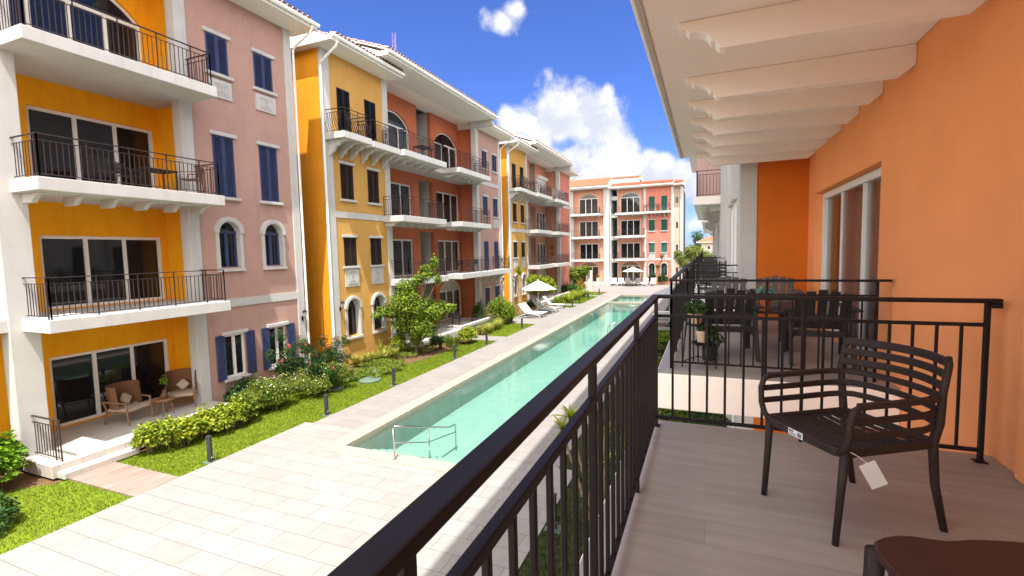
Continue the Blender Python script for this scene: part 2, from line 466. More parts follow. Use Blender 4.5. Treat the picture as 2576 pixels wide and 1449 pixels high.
# ------------------------------------------------------------------ mesh helpers
class MB:
    def __init__(s):
        s.v, s.f = [], []

    def add(s, vs, fs):
        n = len(s.v)
        s.v += [tuple(x) for x in vs]
        s.f += [tuple(i + n for i in f) for f in fs]
        return s

    def box(s, a, b):
        x0, x1 = sorted((a[0], b[0]))
        y0, y1 = sorted((a[1], b[1]))
        z0, z1 = sorted((a[2], b[2]))
        return s.add([(x0, y0, z0), (x1, y0, z0), (x1, y1, z0), (x0, y1, z0), (x0, y0, z1), (x1, y0, z1), (x1, y1, z1), (x0, y1, z1)],
                     [(3, 2, 1, 0), (4, 5, 6, 7), (0, 1, 5, 4), (1, 2, 6, 5), (2, 3, 7, 6), (3, 0, 4, 7)])

    def bar(s, p, q, w, h, up=(0, 0, 1)):
        """box between two points, w sideways, h along up"""
        p, q = Vector(p), Vector(q)
        d = (q - p).normalized()
        up = Vector(up)
        sd_ = d.cross(up)
        if sd_.length < 1e-4:
            sd_ = d.cross(Vector((1, 0, 0)))
        sd_.normalize()
        u2 = sd_.cross(d).normalized()
        a, b_ = sd_ * w / 2, u2 * h / 2
        vs = [p - a - b_, p + a - b_, p + a + b_, p - a + b_, q - a - b_, q + a - b_, q + a + b_, q - a + b_]
        return s.add(vs, [(0, 1, 2, 3), (7, 6, 5, 4), (0, 4, 5, 1), (1, 5, 6, 2), (2, 6, 7, 3), (3, 7, 4, 0)])

    def tube(s, pts, r, n=8, caps=True):
        pts = [Vector(p) for p in pts]
        rr = r if isinstance(r, (list, tuple)) else [r] * len(pts)
        ref = None
        rings = []
        for i, p in enumerate(pts):
            d = (pts[min(i + 1, len(pts) - 1)] - pts[max(i - 1, 0)]).normalized()
            if ref is None:
                ref = d.cross(Vector((0, 0, 1)))
                if ref.length < 0.1:
                    ref = d.cross(Vector((1, 0, 0)))
            ref = (ref - d * ref.dot(d)).normalized()
            bn = d.cross(ref)
            rings.append([p + (ref * math.cos(2 * PI * k / n) + bn * math.sin(2 * PI * k / n)) * rr[i] for k in range(n)])
        base = len(s.v)
        for rg in rings:
            s.v += [tuple(x) for x in rg]
        for i in range(len(rings) - 1):
            for k in range(n):
                a = base + i * n + k
                b_ = base + i * n + (k + 1) % n
                s.f.append((a, b_, b_ + n, a + n))
        if caps:
            s.f.append(tuple(base + k for k in range(n))[::-1])
            s.f.append(tuple(base + (len(rings) - 1) * n + k for k in range(n)))
        return s

    def ribbon(s, pts, h, t_, round_=True):
        """flat strip swept along a path: height h (vertical), thickness t_"""
        pts = [Vector(p) for p in pts]
        base = len(s.v)
        prof = [(-.5, -.35), (-.5, .35), (-.25, .5), (.25, .5), (.5, .35), (.5, -.35), (.25, -.5), (-.25, -.5)]
        for i, p in enumerate(pts):
            d = (pts[min(i + 1, len(pts) - 1)] - pts[max(i - 1, 0)])
            sd_ = d.cross(Vector((0, 0, 1)))
            sd_.normalize()
            for a, b_ in prof:
                s.v.append(tuple(p + sd_ * a * t_ + Vector((0, 0, 1)) * b_ * h))
        n = len(prof)
        for i in range(len(pts) - 1):
            for k in range(n):
                a = base + i * n + k
                b_ = base + i * n + (k + 1) % n
                s.f.append((a, b_, b_ + n, a + n))
        s.f.append(tuple(base + k for k in range(n))[::-1])
        s.f.append(tuple(base + (len(pts) - 1) * n + k for k in range(n)))
        return s

    def lathe(s, prof, c=(0, 0, 0), n=16, sx=1.0, sy=1.0):
        base = len(s.v)
        for r, z in prof:
            for k in range(n):
                s.v.append((c[0] + sx * r * math.cos(2 * PI * k / n), c[1] + sy * r * math.sin(2 * PI * k / n), c[2] + z))
        for i in range(len(prof) - 1):
            for k in range(n):
                a = base + i * n + k
                b_ = base + i * n + (k + 1) % n
                s.f.append((a, b_, b_ + n, a + n))
        s.f.append(tuple(base + k for k in range(n))[::-1])
        s.f.append(tuple(base + (len(prof) - 1) * n + k for k in range(n)))
        return s

    def prism(s, poly, fn, e0, e1):
        """extrude 2-D polygon poly by fn(a, b, e) -> point, from e0 to e1"""
        n = len(poly)
        vs = [fn(a, b_, e0) for a, b_ in poly] + [fn(a, b_, e1) for a, b_ in poly]
        fs = [tuple(range(n))[::-1], tuple(range(n, 2 * n))] + [(k, (k + 1) % n, n + (k + 1) % n, n + k) for k in range(n)]
        return s.add(vs, fs)

    def build(s, name, mat, parent=None, smooth=False, bevel=0.0, bseg=2, autos=False):
        o = P_(parent)
        me = bpy.data.meshes.new(name)
        me.from_pydata([(x - o.x, y - o.y, z - o.z) for x, y, z in s.v], [], s.f)
        bm = bmesh.new()
        bm.from_mesh(me)
        bmesh.ops.recalc_face_normals(bm, faces=bm.faces)
        bm.to_mesh(me)
        bm.free()
        me.materials.append(MATS[mat])
        ob = bpy.data.objects.new(name, me)
        col.objects.link(ob)
        if parent is not None:
            ob.parent = parent
        if smooth:
            for p in me.polygons:
                p.use_smooth = True
        if bevel > 0:
            md = ob.modifiers.new('bevel', 'BEVEL')
            md.width = bevel
            md.segments = bseg
            md.limit_method = 'ANGLE'
            md.angle_limit = R(40)
        return ob


WL = {}


def P_(o):
    """world location of an (unrotated) parent chain"""
    v = Vector((0, 0, 0))
    while o is not None:
        v += Vector(o.location)
        o = o.parent
    return v


def tag(o, label, cat, group=None, kind=None):
    if label:
        o['label'] = label
    if cat:
        o['category'] = cat
    if group:
        o['group'] = group
    if kind:
        o['kind'] = kind
    return o


def thing(name, label, cat, loc=(0, 0, 0), group=None, rz=0.0):
    o = bpy.data.objects.new(name, None)
    o.empty_display_size = 0.2
    col.objects.link(o)
    o.location = loc
    o.rotation_euler = (0, 0, rz)
    return tag(o, label, cat, group)


def dup(root, loc, rz=0.0, label=None, scale=None, kids=True):
    r = root.copy()
    col.objects.link(r)
    r.location = loc
    r.rotation_euler = (0, 0, rz)
    if label:
        r['label'] = label
    if scale:
        r.scale = scale if isinstance(scale, tuple) else (scale,) * 3
    if kids:
        for ch in root.children:
            c = ch.copy()
            col.objects.link(c)
            c.parent = r
            for g_ in ch.children:
                d = g_.copy()
                col.objects.link(d)
                d.parent = c
    return r


def np_mesh(name, verts, faces, mat, parent=None, mats=None, midx=None):
    """verts (n,3) float, faces (m,k) int, all world coordinates"""
    o = P_(parent)
    v = np.asarray(verts, dtype=np.float32) - np.array([o.x, o.y, o.z], dtype=np.float32)
    f = np.asarray(faces, dtype=np.int32)
    k = f.shape[1]
    me = bpy.data.meshes.new(name)
    me.vertices.add(len(v))
    me.vertices.foreach_set('co', v.ravel())
    me.loops.add(f.size)
    me.loops.foreach_set('vertex_index', f.ravel())
    me.polygons.add(len(f))
    me.polygons.foreach_set('loop_start', np.arange(0, f.size, k, dtype=np.int32))
    me.polygons.foreach_set('loop_total', np.full(len(f), k, dtype=np.int32))
    me.materials.append(MATS[mat])
    me.update(calc_edges=True)
    ob = bpy.data.objects.new(name, me)
    col.objects.link(ob)
    if parent is not None:
        ob.parent = parent
    return ob


# ------------------------------------------------------------------ facade kit
class Fr:
    """facade frame: u along the wall, d outward from the facade plane, z up"""
    def __init__(s, kind, off):
        s.kind, s.off = kind, off

    def P(s, u, d, z):
        if s.kind == 'left':
            return (s.off + d, u, z)
        if s.kind == 'right':
            return (s.off - d, u, z)
        return (u, s.off - d, z)

    def box(s, mb, u0, u1, d0, d1, z0, z1):
        return mb.box(s.P(u0, d0, z0), s.P(u1, d1, z1))


def wall(F, mb, u0, u1, z0, z1, d0, d1, holes=()):
    us = sorted({u0, u1, *[h[0] for h in holes], *[h[1] for h in holes]})
    us = [u for u in us if u0 <= u <= u1]
    for a, b_ in zip(us[:-1], us[1:]):
        mid = (a + b_) / 2
        z = z0
        for h in sorted([h for h in holes if h[0] < mid < h[1]], key=lambda h: h[2]):
            if h[2] > z:
                F.box(mb, a, b_, d0, d1, z, h[2])
            z = h[3]
        if z < z1:
            F.box(mb, a, b_, d0, d1, z, z1)
    for h in holes:
        if len(h) > 4:                                   # arch: h[4] = rise, h[3] = crown height
            ua, ub, zt, rise = h[0], h[1], h[3], h[4]
            w = (ub - ua) / 2
            rad = (w * w + rise * rise) / (2 * rise)
            cz = zt - rad
            a0 = math.asin(min(1, w / rad))
            arc = [((ua + ub) / 2 + rad * math.sin(-a0 + 2 * a0 * k / 16), cz + rad * math.cos(-a0 + 2 * a0 * k / 16)) for k in range(17)]
            for k in range(16):
                (p0, q0), (p1, q1) = arc[k], arc[k + 1]
                mb.prism([(p0, q0), (p1, q1), (p1, zt), (p0, zt)], lambda a, b2, e: F.P(a, e, b2), d0, d1)


def arc_pts(u0, u1, zs, zt, n=16):
    w = (u1 - u0) / 2
    rise = zt - zs
    rad = (w * w + rise * rise) / (2 * rise)
    cz = zt - rad
    a0 = math.asin(min(1, w / rad))
    if rise > w:
        a0 = PI - a0
    return [((u0 + u1) / 2 + rad * math.sin(-a0 + 2 * a0 * k / n), cz + rad * math.cos(-a0 + 2 * a0 * k / n)) for k in range(n + 1)]


def sliding_door(F, B, u0, u1, z0, z1, d, n=3, arch=0.0, curtain=None, screen=None, name='sliding_door', mull=.045):
    """white framed door wall set at depth d; arch = height of the arched fanlight over it"""
    fw_ = 0.075
    mb = MB()
    zt = z1
    F.box(mb, u0, u0 + fw_, d - .05, d + .05, z0, zt)
    F.box(mb, u1 - fw_, u1, d - .05, d + .05, z0, zt)
    F.box(mb, u0 + fw_, u1 - fw_, d - .05, d + .05, zt - .09, zt)
    F.box(mb, u0 + fw_, u1 - fw_, d - .05, d + .05, z0, z0 + .08)
    w = (u1 - u0 - 2 * fw_) / n
    for k in range(1, n):
        uu = u0 + fw_ + w * k
        F.box(mb, uu - mull, uu + mull, d - .04, d + (.06 if mull > .03 else .03), z0 + .08, zt - .09)
    if arch:
        arc = arc_pts(u0, u1, z1, z1 + arch)
        for (p0, q0), (p1, q1) in zip(arc[:-1], arc[1:]):
            mb.prism([(p0, q0), (p1, q1), ((u0 + u1) / 2 + (p1 - (u0 + u1) / 2) * .95, z1 + (q1 - z1) * .9),
                      ((u0 + u1) / 2 + (p0 - (u0 + u1) / 2) * .95, z1 + (q0 - z1) * .9)], lambda a, b2, e: F.P(a, e, b2), d - .04, d + .04)
    o = mb.build(name, 'upvc', B)
    for k in range(n):
        a = u0 + fw_ + w * k + .04
        g_ = MB()
        F.box(g_, a, a + w - .08, d - .012 + .02 * (k % 2), d - .002 + .02 * (k % 2), z0 + .081, zt - .091)
        g_.build('glass_pane', 'glass_clear' if (curtain or screen) else 'glass_dark', o)
    if arch:
        arc = arc_pts(u0 + .08, u1 - .08, z1, z1 + arch - .07)
        g_ = MB()
        g_.prism(arc, lambda a, b2, e: F.P(a, e, b2), d - .02, d)
        g_.build('fanlight', curtain or 'glass_dark', o)
    if curtain or screen:
        c = MB()
        pts = []
        k = 0
        uu = u0 + .1
        while uu < u1 - .1:
            pts.append((uu, d - .16 + .035 * math.sin(k * 1.3) + .02 * math.sin(k * .37)))
            uu += .045
            k += 1
        for (a, da), (b2, db) in zip(pts[:-1], pts[1:]):
            n0 = len(c.v)
            c.v += [F.P(a, da, z0 + .05), F.P(b2, db, z0 + .05), F.P(b2, db, zt - .05), F.P(a, da, zt - .05)]
            c.f.append((n0, n0 + 1, n0 + 2, n0 + 3))
        c.build('curtain', screen or curtain, o, smooth=True)
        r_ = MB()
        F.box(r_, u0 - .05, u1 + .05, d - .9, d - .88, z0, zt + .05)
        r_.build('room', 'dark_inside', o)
    return o


def shutter_leaf(F, u0, u1, z0, z1, d, mat, parent, name='shutter'):
    mb = MB()
    f = .055
    F.box(mb, u0, u0 + f, d, d + .04, z0, z1)
    F.box(mb, u1 - f, u1, d, d + .04, z0, z1)
    F.box(mb, u0 + f, u1 - f, d, d + .04, z1 - f, z1)
    F.box(mb, u0 + f, u1 - f, d, d + .04, z0, z0 + f)
    zm = (z0 + z1) / 2
    zz = z0 + f + .02
    while zz < z1 - f - .02:
        mb.add([F.P(u0 + f, d + .004, zz + .03), F.P(u1 - f, d + .004, zz + .03), F.P(u1 - f, d + .034, zz), F.P(u0 + f, d + .034, zz),
                F.P(u0 + f, d + .004, zz + .038), F.P(u1 - f, d + .004, zz + .038), F.P(u1 - f, d + .034, zz + .008), F.P(u0 + f, d + .034, zz + .008)],
               [(0, 1, 2, 3), (7, 6, 5, 4), (0, 3, 7, 4), (1, 5, 6, 2), (2, 6, 7, 3), (0, 4, 5, 1)])
        zz += .052
    return mb.build(name, mat, parent)


def sq_panel(F, u0, u1, z0, z1, parent):
    """white relief panel of nested squares"""
    mb = MB()
    F.box(mb, u0, u1, .0, .05, z0, z1)
    w, h = u1 - u0, z1 - z0
    for k, q in enumerate((.16, .28, .38)):
        a, b_, c, e = u0 + w * q, u1 - w * q, z0 + h * q, z1 - h * q
        t_ = .035
        dd = .05 + .018
        F.box(mb, a, b_, .0505, dd, e - t_, e)
        F.box(mb, a, b_, .0505, dd, c, c + t_)
        F.box(mb, a, a + t_, .0505, dd, c + t_, e - t_)
        F.box(mb, b_ - t_, b_, .0505, dd, c + t_, e - t_)
    return mb.build('relief_panel', 'white_stucco', parent)


def shutter_window(F, B, u0, u1, z0, z1, mat, panel=None, lintel=True, sill=True, single=False, open_=False):
    """window with closed louvred shutters, white lintel and sill"""
    mb = MB()
    F.box(mb, u0, u1, -.26, -.12, z0, z1)
    o = mb.build('window', 'dark_inside', B)
    if open_:
        um = (u0 + u1) / 2
        f = MB()
        for a, b_ in ((u0, u0 + .07), (um - .05, um + .05), (u1 - .07, u1)):
            F.box(f, a, b_, -.119, -.05, z0, z1)
        for c, e in ((z0, z0 + .07), (z1 - .07, z1)):
            F.box(f, u0 + .07, um - .05, -.119, -.05, c, e)
            F.box(f, um + .05, u1 - .07, -.119, -.05, c, e)
        f.build('frame', 'upvc', o)
        g_ = MB()
        F.box(g_, u0 + .07, um - .05, -.10, -.09, z0 + .07, z1 - .07)
        g_.build('glass_pane', 'glass_dark', o)
        g_ = MB()
        F.box(g_, um + .05, u1 - .07, -.10, -.09, z0 + .07, z1 - .07)
        g_.build('glass_pane', 'glass_dark', o)
        w = (u1 - u0) / 2 - .02
        shutter_leaf(F, u0 - w * .88, u0 - .02, z0 - .02, z1 + .02, .03, mat, o)
        shutter_leaf(F, u1 + .02, u1 + w * .98, z0 - .02, z1 + .02, .03, mat, o)
    elif single:
        shutter_leaf(F, u0, u1, z0, z1, -.10, mat, o)
    else:
        um = (u0 + u1) / 2
        shutter_leaf(F, u0 + .005, um - .004, z0 + .005, z1 - .005, -.03, mat, o)
        shutter_leaf(F, um + .004, u1 - .005, z0 + .005, z1 - .005, -.03, mat, o)
    ex = .09
    if lintel:
        l = MB()
        F.box(l, u0 - ex, u1 + ex, .002, .09, z1 + .002, z1 + .12)
        l.build('lintel', 'white_stucco', o, bevel=.008)
    if sill:
        l = MB()
        F.box(l, u0 - ex - .02, u1 + ex + .02, .002, .11, z0 - .10, z0 - .002)
        l.build('sill', 'white_stucco', o, bevel=.008)
    if panel:
        sq_panel(F, u0 - .01, u1 + .05, panel[0], panel[1], o)
    return o


def arched_window(F, B, u0, u1, z0, zt, frame_mat, gothic=False, wing=.14):
    """white moulded surround, deep reveal; outer size given"""
    um = (u0 + u1) / 2
    mb = MB()
    jw = wing
    a, b_ = u0 + jw, u1 - jw                 # opening
    rad = (b_ - a) / 2
    zs = zt - jw - rad
    # jambs and sill
    F.box(mb, a - jw * .72, a, -.25, .05, z0 + .10, zs)
    F.box(mb, b_, b_ + jw * .72, -.25, .05, z0 + .10, zs)
    F.box(mb, a - jw * .72, b_ + jw * .72, -.25, .10, z0, z0 + .10)
    # arch band, a little proud of the jambs
    n = 20
    for k in range(n):
        t0_, t1_ = PI - PI * k / n, PI - PI * (k + 1) / n
        ro = rad + jw
        pts = [(um + rad * math.cos(t0_), zs + rad * math.sin(t0_)), (um + rad * math.cos(t1_), zs + rad * math.sin(t1_)),
               (um + ro * math.cos(t1_), zs + ro * math.sin(t1_)), (um + ro * math.cos(t0_), zs + ro * math.sin(t0_))]
        mb.prism(pts, lambda p, q, e: F.P(p, e, q), -.25, .085)
        ri = rad + jw * .25
        pts = [(um + ri * math.cos(t0_), zs + ri * math.sin(t0_)), (um + ri * math.cos(t1_), zs + ri * math.sin(t1_)),
               (um + (ro - .035) * math.cos(t1_), zs + (ro - .035) * math.sin(t1_)), (um + (ro - .035) * math.cos(t0_), zs + (ro - .035) * math.sin(t0_))]
        mb.prism(pts, lambda p, q, e: F.P(p, e, q), .0855, .10)
    o = mb.build('arched_window', 'white_stucco', B)
    dz = -.20
    if gothic:
        # pointed dark glazing inside a white arched reveal
        gw = rad * .78
        arc = [(um - gw, z0 + .2)] + [(um - gw, zs)]
        for k in range(1, 9):
            t_ = k / 8
            arc.append((um - gw * (1 - t_) ** .9 * (1 - .15 * t_ * (1 - t_)), zs + (rad * 1.02) * math.sin(t_ * PI / 2)))
        right_ = [(2 * um - p, q) for p, q in arc[::-1][1:]]
        poly = arc + right_
        bk = MB()
        F.box(bk, a + .001, b_ - .001, -.24, dz - .012, z0 + .101, zs)
        bk.prism([(um - rad, zs + .001)] + [(um + rad * math.cos(PI - PI * k / 16), zs + .001 + rad * math.sin(PI * k / 16)) for k in range(1, 17)],
                 lambda p, q, e: F.P(p, e, q), -.24, dz - .012)
        bk.build('reveal', 'white_stucco', o)
        g_ = MB()
        g_.prism(poly, lambda p, q, e: F.P(p, e, q), dz - .01, dz + .004)
        g_.build('glass_pane', 'glass_dark', o)
        f = MB()
        for (p0, q0), (p1, q1) in zip(poly, poly[1:] + poly[:1]):
            f.bar(F.P(p0, dz + .01, q0), F.P(p1, dz + .01, q1), .035, .035, up=F.P(0, 1, 0) if False else (0.001, 0.0, 1))
        f.bar(F.P(um, dz + .01, z0 + .2), F.P(um, dz + .01, zs + rad * .9), .03, .03)
        f.build('frame', frame_mat, o)
    else:
        f = MB()
        g_ = MB()
        arc = [(um + rad * math.cos(PI - PI * k / 16), zs + rad * math.sin(PI * k / 16)) for k in range(17)]
        g_.prism([(a, z0 + .1)] + arc + [(b_, z0 + .1)], lambda p, q, e: F.P(p, e, q), dz - .02, dz)
        g_.build('glass_pane', 'glass_dark', o)
        zt_ = zs + .02
        F.box(f, a, b_, dz + .001, dz + .06, zt_ - .04, zt_ + .05)
        F.box(f, a, b_, dz + .001, dz + .06, z0 + .10, z0 + .18)
        for p in (a, um - .06, b_ - .06 if False else b_ - .07):
            wd = .07 if p != um - .06 else .12
            F.box(f, p, p + wd, dz + .001, dz + .055, z0 + .18, zt_ - .04)
        f.build('frame', frame_mat, o)
    return o


def railing_mesh(F, pts, z, mb, curvy=False, bal=.116, h=.985, thick=.016, hand=.05, post_every=8):
    """wrought railing along a path of (u, d)"""
    for (u0, d0), (u1, d1) in zip(pts[:-1], pts[1:]):
        L = math.hypot(u1 - u0, d1 - d0)
        if L < .05:
            continue
        p = lambda t_, zz: F.P(u0 + (u1 - u0) * t_, d0 + (d1 - d0) * t_, zz)
        mb.bar(p(0, z + h - .012), p(1, z + h - .012), hand, .022)
        mb.bar(p(0, z + h - .155), p(1, z + h - .155), thick * 1.1, thick * 1.1)
        mb.bar(p(0, z + .075), p(1, z + .075), thick * 1.1, thick * 1.1)
        n = max(1, round(L / bal))
        for k in range(n + 1):
            t_ = k / n
            post = k % post_every == 0 or k == n
            if post:
                mb.bar(p(t_, z), p(t_, z + h - .02), thick * 1.5, thick * 1.5, up=(1, 0, 0))
            elif curvy:
                # bellied baluster
                du, dd = (u1 - u0) / L, (d1 - d0) / L
                prev = None
                for q in range(9):
                    s_q = q / 8
                    zz = z + .075 + (h - .23) * s_q
                    out = .13 * math.sin(PI * min(1, s_q * 1.25)) ** 1.5 if s_q < .8 else 0
                    # outward normal: left-hand of path for left frame
                    nu, nd = -dd, du
                    if nd < 0 or (abs(nd) < .01 and nu * (1 if curvy == 1 else -1) > 0):
                        nu, nd = -nu, -nd
                    pt = F.P(u0 + (u1 - u0) * t_ + nu * out, d0 + (d1 - d0) * t_ + nd * out, zz)
                    if prev:
                        mb.bar(prev, pt, thick, thick, up=(1, 0, 0))
                    prev = pt
            else:
                mb.bar(p(t_, z + .075), p(t_, z + h - .155), thick * .9, thick * .9, up=(1, 0, 0))


BRK = [(0, 0), (1, 0), (1, -.10), (.93, -.10), (.90, -.18), (.80, -.22), (.70, -.36), (.66, -.58), (.60, -.62), (.58, -.74), (.52, -1), (0, -1)]


def bracket(F, u, z, L, h, parent, w=.11, curl=False, d0=0.0):
    if curl:
        prof = [(0, 0), (1, 0), (1, -.12), (.86, -.16), (.74, -.22), (.70, -.34), (.55, -.40), (.42, -.50), (.36, -.64), (.34, -.74), (.22, -.80), (.16, -.92), (.10, -1), (0, -1)]
    else:
        prof = BRK
    mb = MB()
    mb.prism([(d0 + a * (L - d0), z + b_ * h) for a, b_ in prof], lambda a, b2, e: F.P(e, a, b2), u - w / 2, u + w / 2)
    return mb.build('bracket', 'white_stucco', parent)


def balcony(F, B, u0, u1, z, dmax, nb=0, curl=False, thick=.30, curvy=False, sides='lr', rail=True, bh=.24, blen=None, d0=.002, bfrom=0.0, railmat='iron_far', dl=None):
    mb = MB()
    F.box(mb, u0, u1, d0, dmax, z - thick, z)
    o = mb.build('balcony', 'white_stucco', B, bevel=.012)
    for k in range(nb):
        uu = u0 + .25 + (u1 - u0 - .5) * k / max(1, nb - 1)
        bracket(F, uu, z - thick - .001, blen or dmax - .42, bh, o, curl=curl, d0=bfrom)
    if rail:
        r_ = MB()
        e = .10
        pts = []
        if 'l' in sides:
            pts.append((u0 + e, dl if dl is not None else d0 + .02))
        pts += [(u0 + e, dmax - e), (u1 - e, dmax - e)]
        if 'r' in sides:
            pts.append((u1 - e, d0 + .02))
        railing_mesh(F, pts, z, r_, curvy=curvy)
        r_.build('railing', railmat, o)
    return o


def wall_lamp(F, B, u, d, z):
    mb = MB()
    F.box(mb, u - .04, u + .04, d, d + .03, z - .12, z + .06)
    p0, p1, p2 = F.P(u, d + .03, z - .06), F.P(u, d + .14, z - .02), F.P(u, d + .16, z + .03)
    mb.tube([p0, p1, p2], .012, n=6)
    c = F.P(u, d + .16, 0)
    mb.lathe([(.03, z + .03), (.05, z + .05)], c=(c[0], c[1], 0), n=6)
    mb.lathe([(.11, z + .22), (.06, z + .29), (.01, z + .33)], c=(c[0], c[1], 0), n=6)
    o = mb.build('wall_lamp', 'iron', B)
    g_ = MB()
    g_.lathe([(.05, z + .052), (.085, z + .218)], c=(c[0], c[1], 0), n=6)
    g_.build('lamp_glass', 'lamp_glass', o)
    return o


def column(F, B, u0, u1, z0, z1, dback=-.35, dfront=.04, mat='white_stucco'):
    mb = MB()
    F.box(mb, u0, u1, dback, dfront, z0, z1)
    return mb.build('column', mat, B, bevel=.012)


def roof(F, B, u0, u1, de, zs, run=5.0, slope=.36, hip0=False, hip1=False, din=-.3, tmat='terracotta_pale', fasc=.20):
    """soffit, fascia and barrel tiles; de = overhang, zs = soffit height"""
    mb = MB()
    F.box(mb, u0, u1, din, de, zs, zs + .05)
    F.box(mb, u0, u1, de - .05, de, zs + .0505, zs + fasc)
    F.box(mb, u0, u0 + .05, din, de - .05, zs + .0505, zs + fasc)
    F.box(mb, u1 - .05, u1, din, de - .05, zs + .0505, zs + fasc)
    ze = zs + fasc + .005
    a = [F.P(u0, de, ze), F.P(u1, de, ze), F.P(u1 - (run if hip1 else 0), de - run, ze + slope * run), F.P(u0 + (run if hip0 else 0), de - run, ze + slope * run)]
    n0 = len(mb.v)
    dz = .06
    mb.v += [tuple(x) for x in a] + [(x[0], x[1], x[2] + dz) for x in a]
    mb.f += [tuple(n0 + i for i in f) for f in ((0, 1, 2, 3), (7, 6, 5, 4), (0, 4, 5, 1), (1, 5, 6, 2), (2, 6, 7, 3), (3, 7, 4, 0))]
    if hip0:
        b_ = [F.P(u0, de, ze), F.P(u0 + run, de - run, ze + slope * run), F.P(u0 + run, de - run - 4, ze + slope * run), F.P(u0, de - run - 4, ze)]
        mb.add(b_, [(0, 1, 2, 3)])
        F.box(mb, u0, u0 + .6, de - run - 4, din, zs, zs + .05)
        F.box(mb, u0, u0 + .05, de - run - 4, din, zs + .0505, zs + fasc)
    # back slope closes the ridge
    r0 = F.P(u0 + (run if hip0 else 0), de - run, ze + slope * run)
    r1 = F.P(u1 - (run if hip1 else 0), de - run, ze + slope * run)
    g0, g1 = F.P(u0, de - 2 * run, ze), F.P(u1, de - 2 * run, ze)
    mb.add([r0, r1, g1, g0], [(0, 1, 2, 3)])
    if not hip0:
        mb.add([F.P(u0 + .02, de, zs + .05), F.P(u0 + .02, de - 2 * run, zs + .05), r0], [(0, 1, 2)])
    if not hip1:
        mb.add([F.P(u1 - .02, de, zs + .05), F.P(u1 - .02, de - 2 * run, zs + .05), r1], [(0, 1, 2)])
    o = mb.build('roof', 'gutter_white', B)
    # tiles
    tm = MB()
    tm.add([(a_[0], a_[1], a_[2] + dz + .004) for a_ in a], [(0, 1, 2, 3)])
    sp = .23
    n = int((u1 - u0) / sp)
    base_f = []
    for k in range(n):
        uu = u0 + sp * (k + .5)
        L = run
        if hip0:
            L = min(L, uu - u0)
        if hip1:
            L = min(L, u1 - uu)
        if L < .25:
            continue
        cs, segs = 6, max(1, int(L / .42))
        for q in range(segs):
            s0, s1 = L * q / segs, min(L, L * (q + 1) / segs + .04)
            d_0, d_1 = de + .07 - s0, de + .07 - s1
            z_0, z_1 = ze + dz + slope * s0 + .025, ze + dz + slope * s1
            n0 = len(tm.v)
            for (dd, zz, rr) in ((d_0, z_0, .098), (d_1, z_1, .085)):
                for c in range(cs + 1):
                    t_ = PI * c / cs
                    tm.v.append(F.P(uu + rr * math.cos(t_), dd, zz + rr * math.sin(t_) * .85))
            for c in range(cs):
                tm.f.append((n0 + c, n0 + c + 1, n0 + cs + 2 + c, n0 + cs + 1 + c))
    tm.build('roof_tiles', tmat, o)
    # gutter: half round channel under the tile ends
    gm = MB()
    nseg = 8
    prof = [(de + .02, ze - .02), (de + .02, ze - .09), (de + .06, ze - .13), (de + .12, ze - .12), (de + .15, ze - .06), (de + .15, ze + .0), (de + .135, ze + .0), (de + .13, ze - .05), (de + .11, ze - .10), (de + .06, ze - .11), (de + .035, ze - .08), (de + .035, ze - .02)]
    gm.prism(prof, lambda a, b2, e: F.P(e, a, b2), u0 - .01, u1 + .01)
    gm.build('gutter', 'gutter_white', o)
    return o


def downpipe(F, B, pts, r=.045):
    mb = MB()
    mb.tube([F.P(*p) for p in pts], r, n=10)
    return mb.build('downpipe', 'gutter_white', B, smooth=False)


FL = [0.30, 3.60, 6.85, 10.10]
LEFT = Fr('left', -15.0)
CORE = -12.0


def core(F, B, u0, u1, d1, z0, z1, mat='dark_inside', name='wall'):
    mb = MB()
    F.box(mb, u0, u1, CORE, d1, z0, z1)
    return mb.build(name, mat, B)


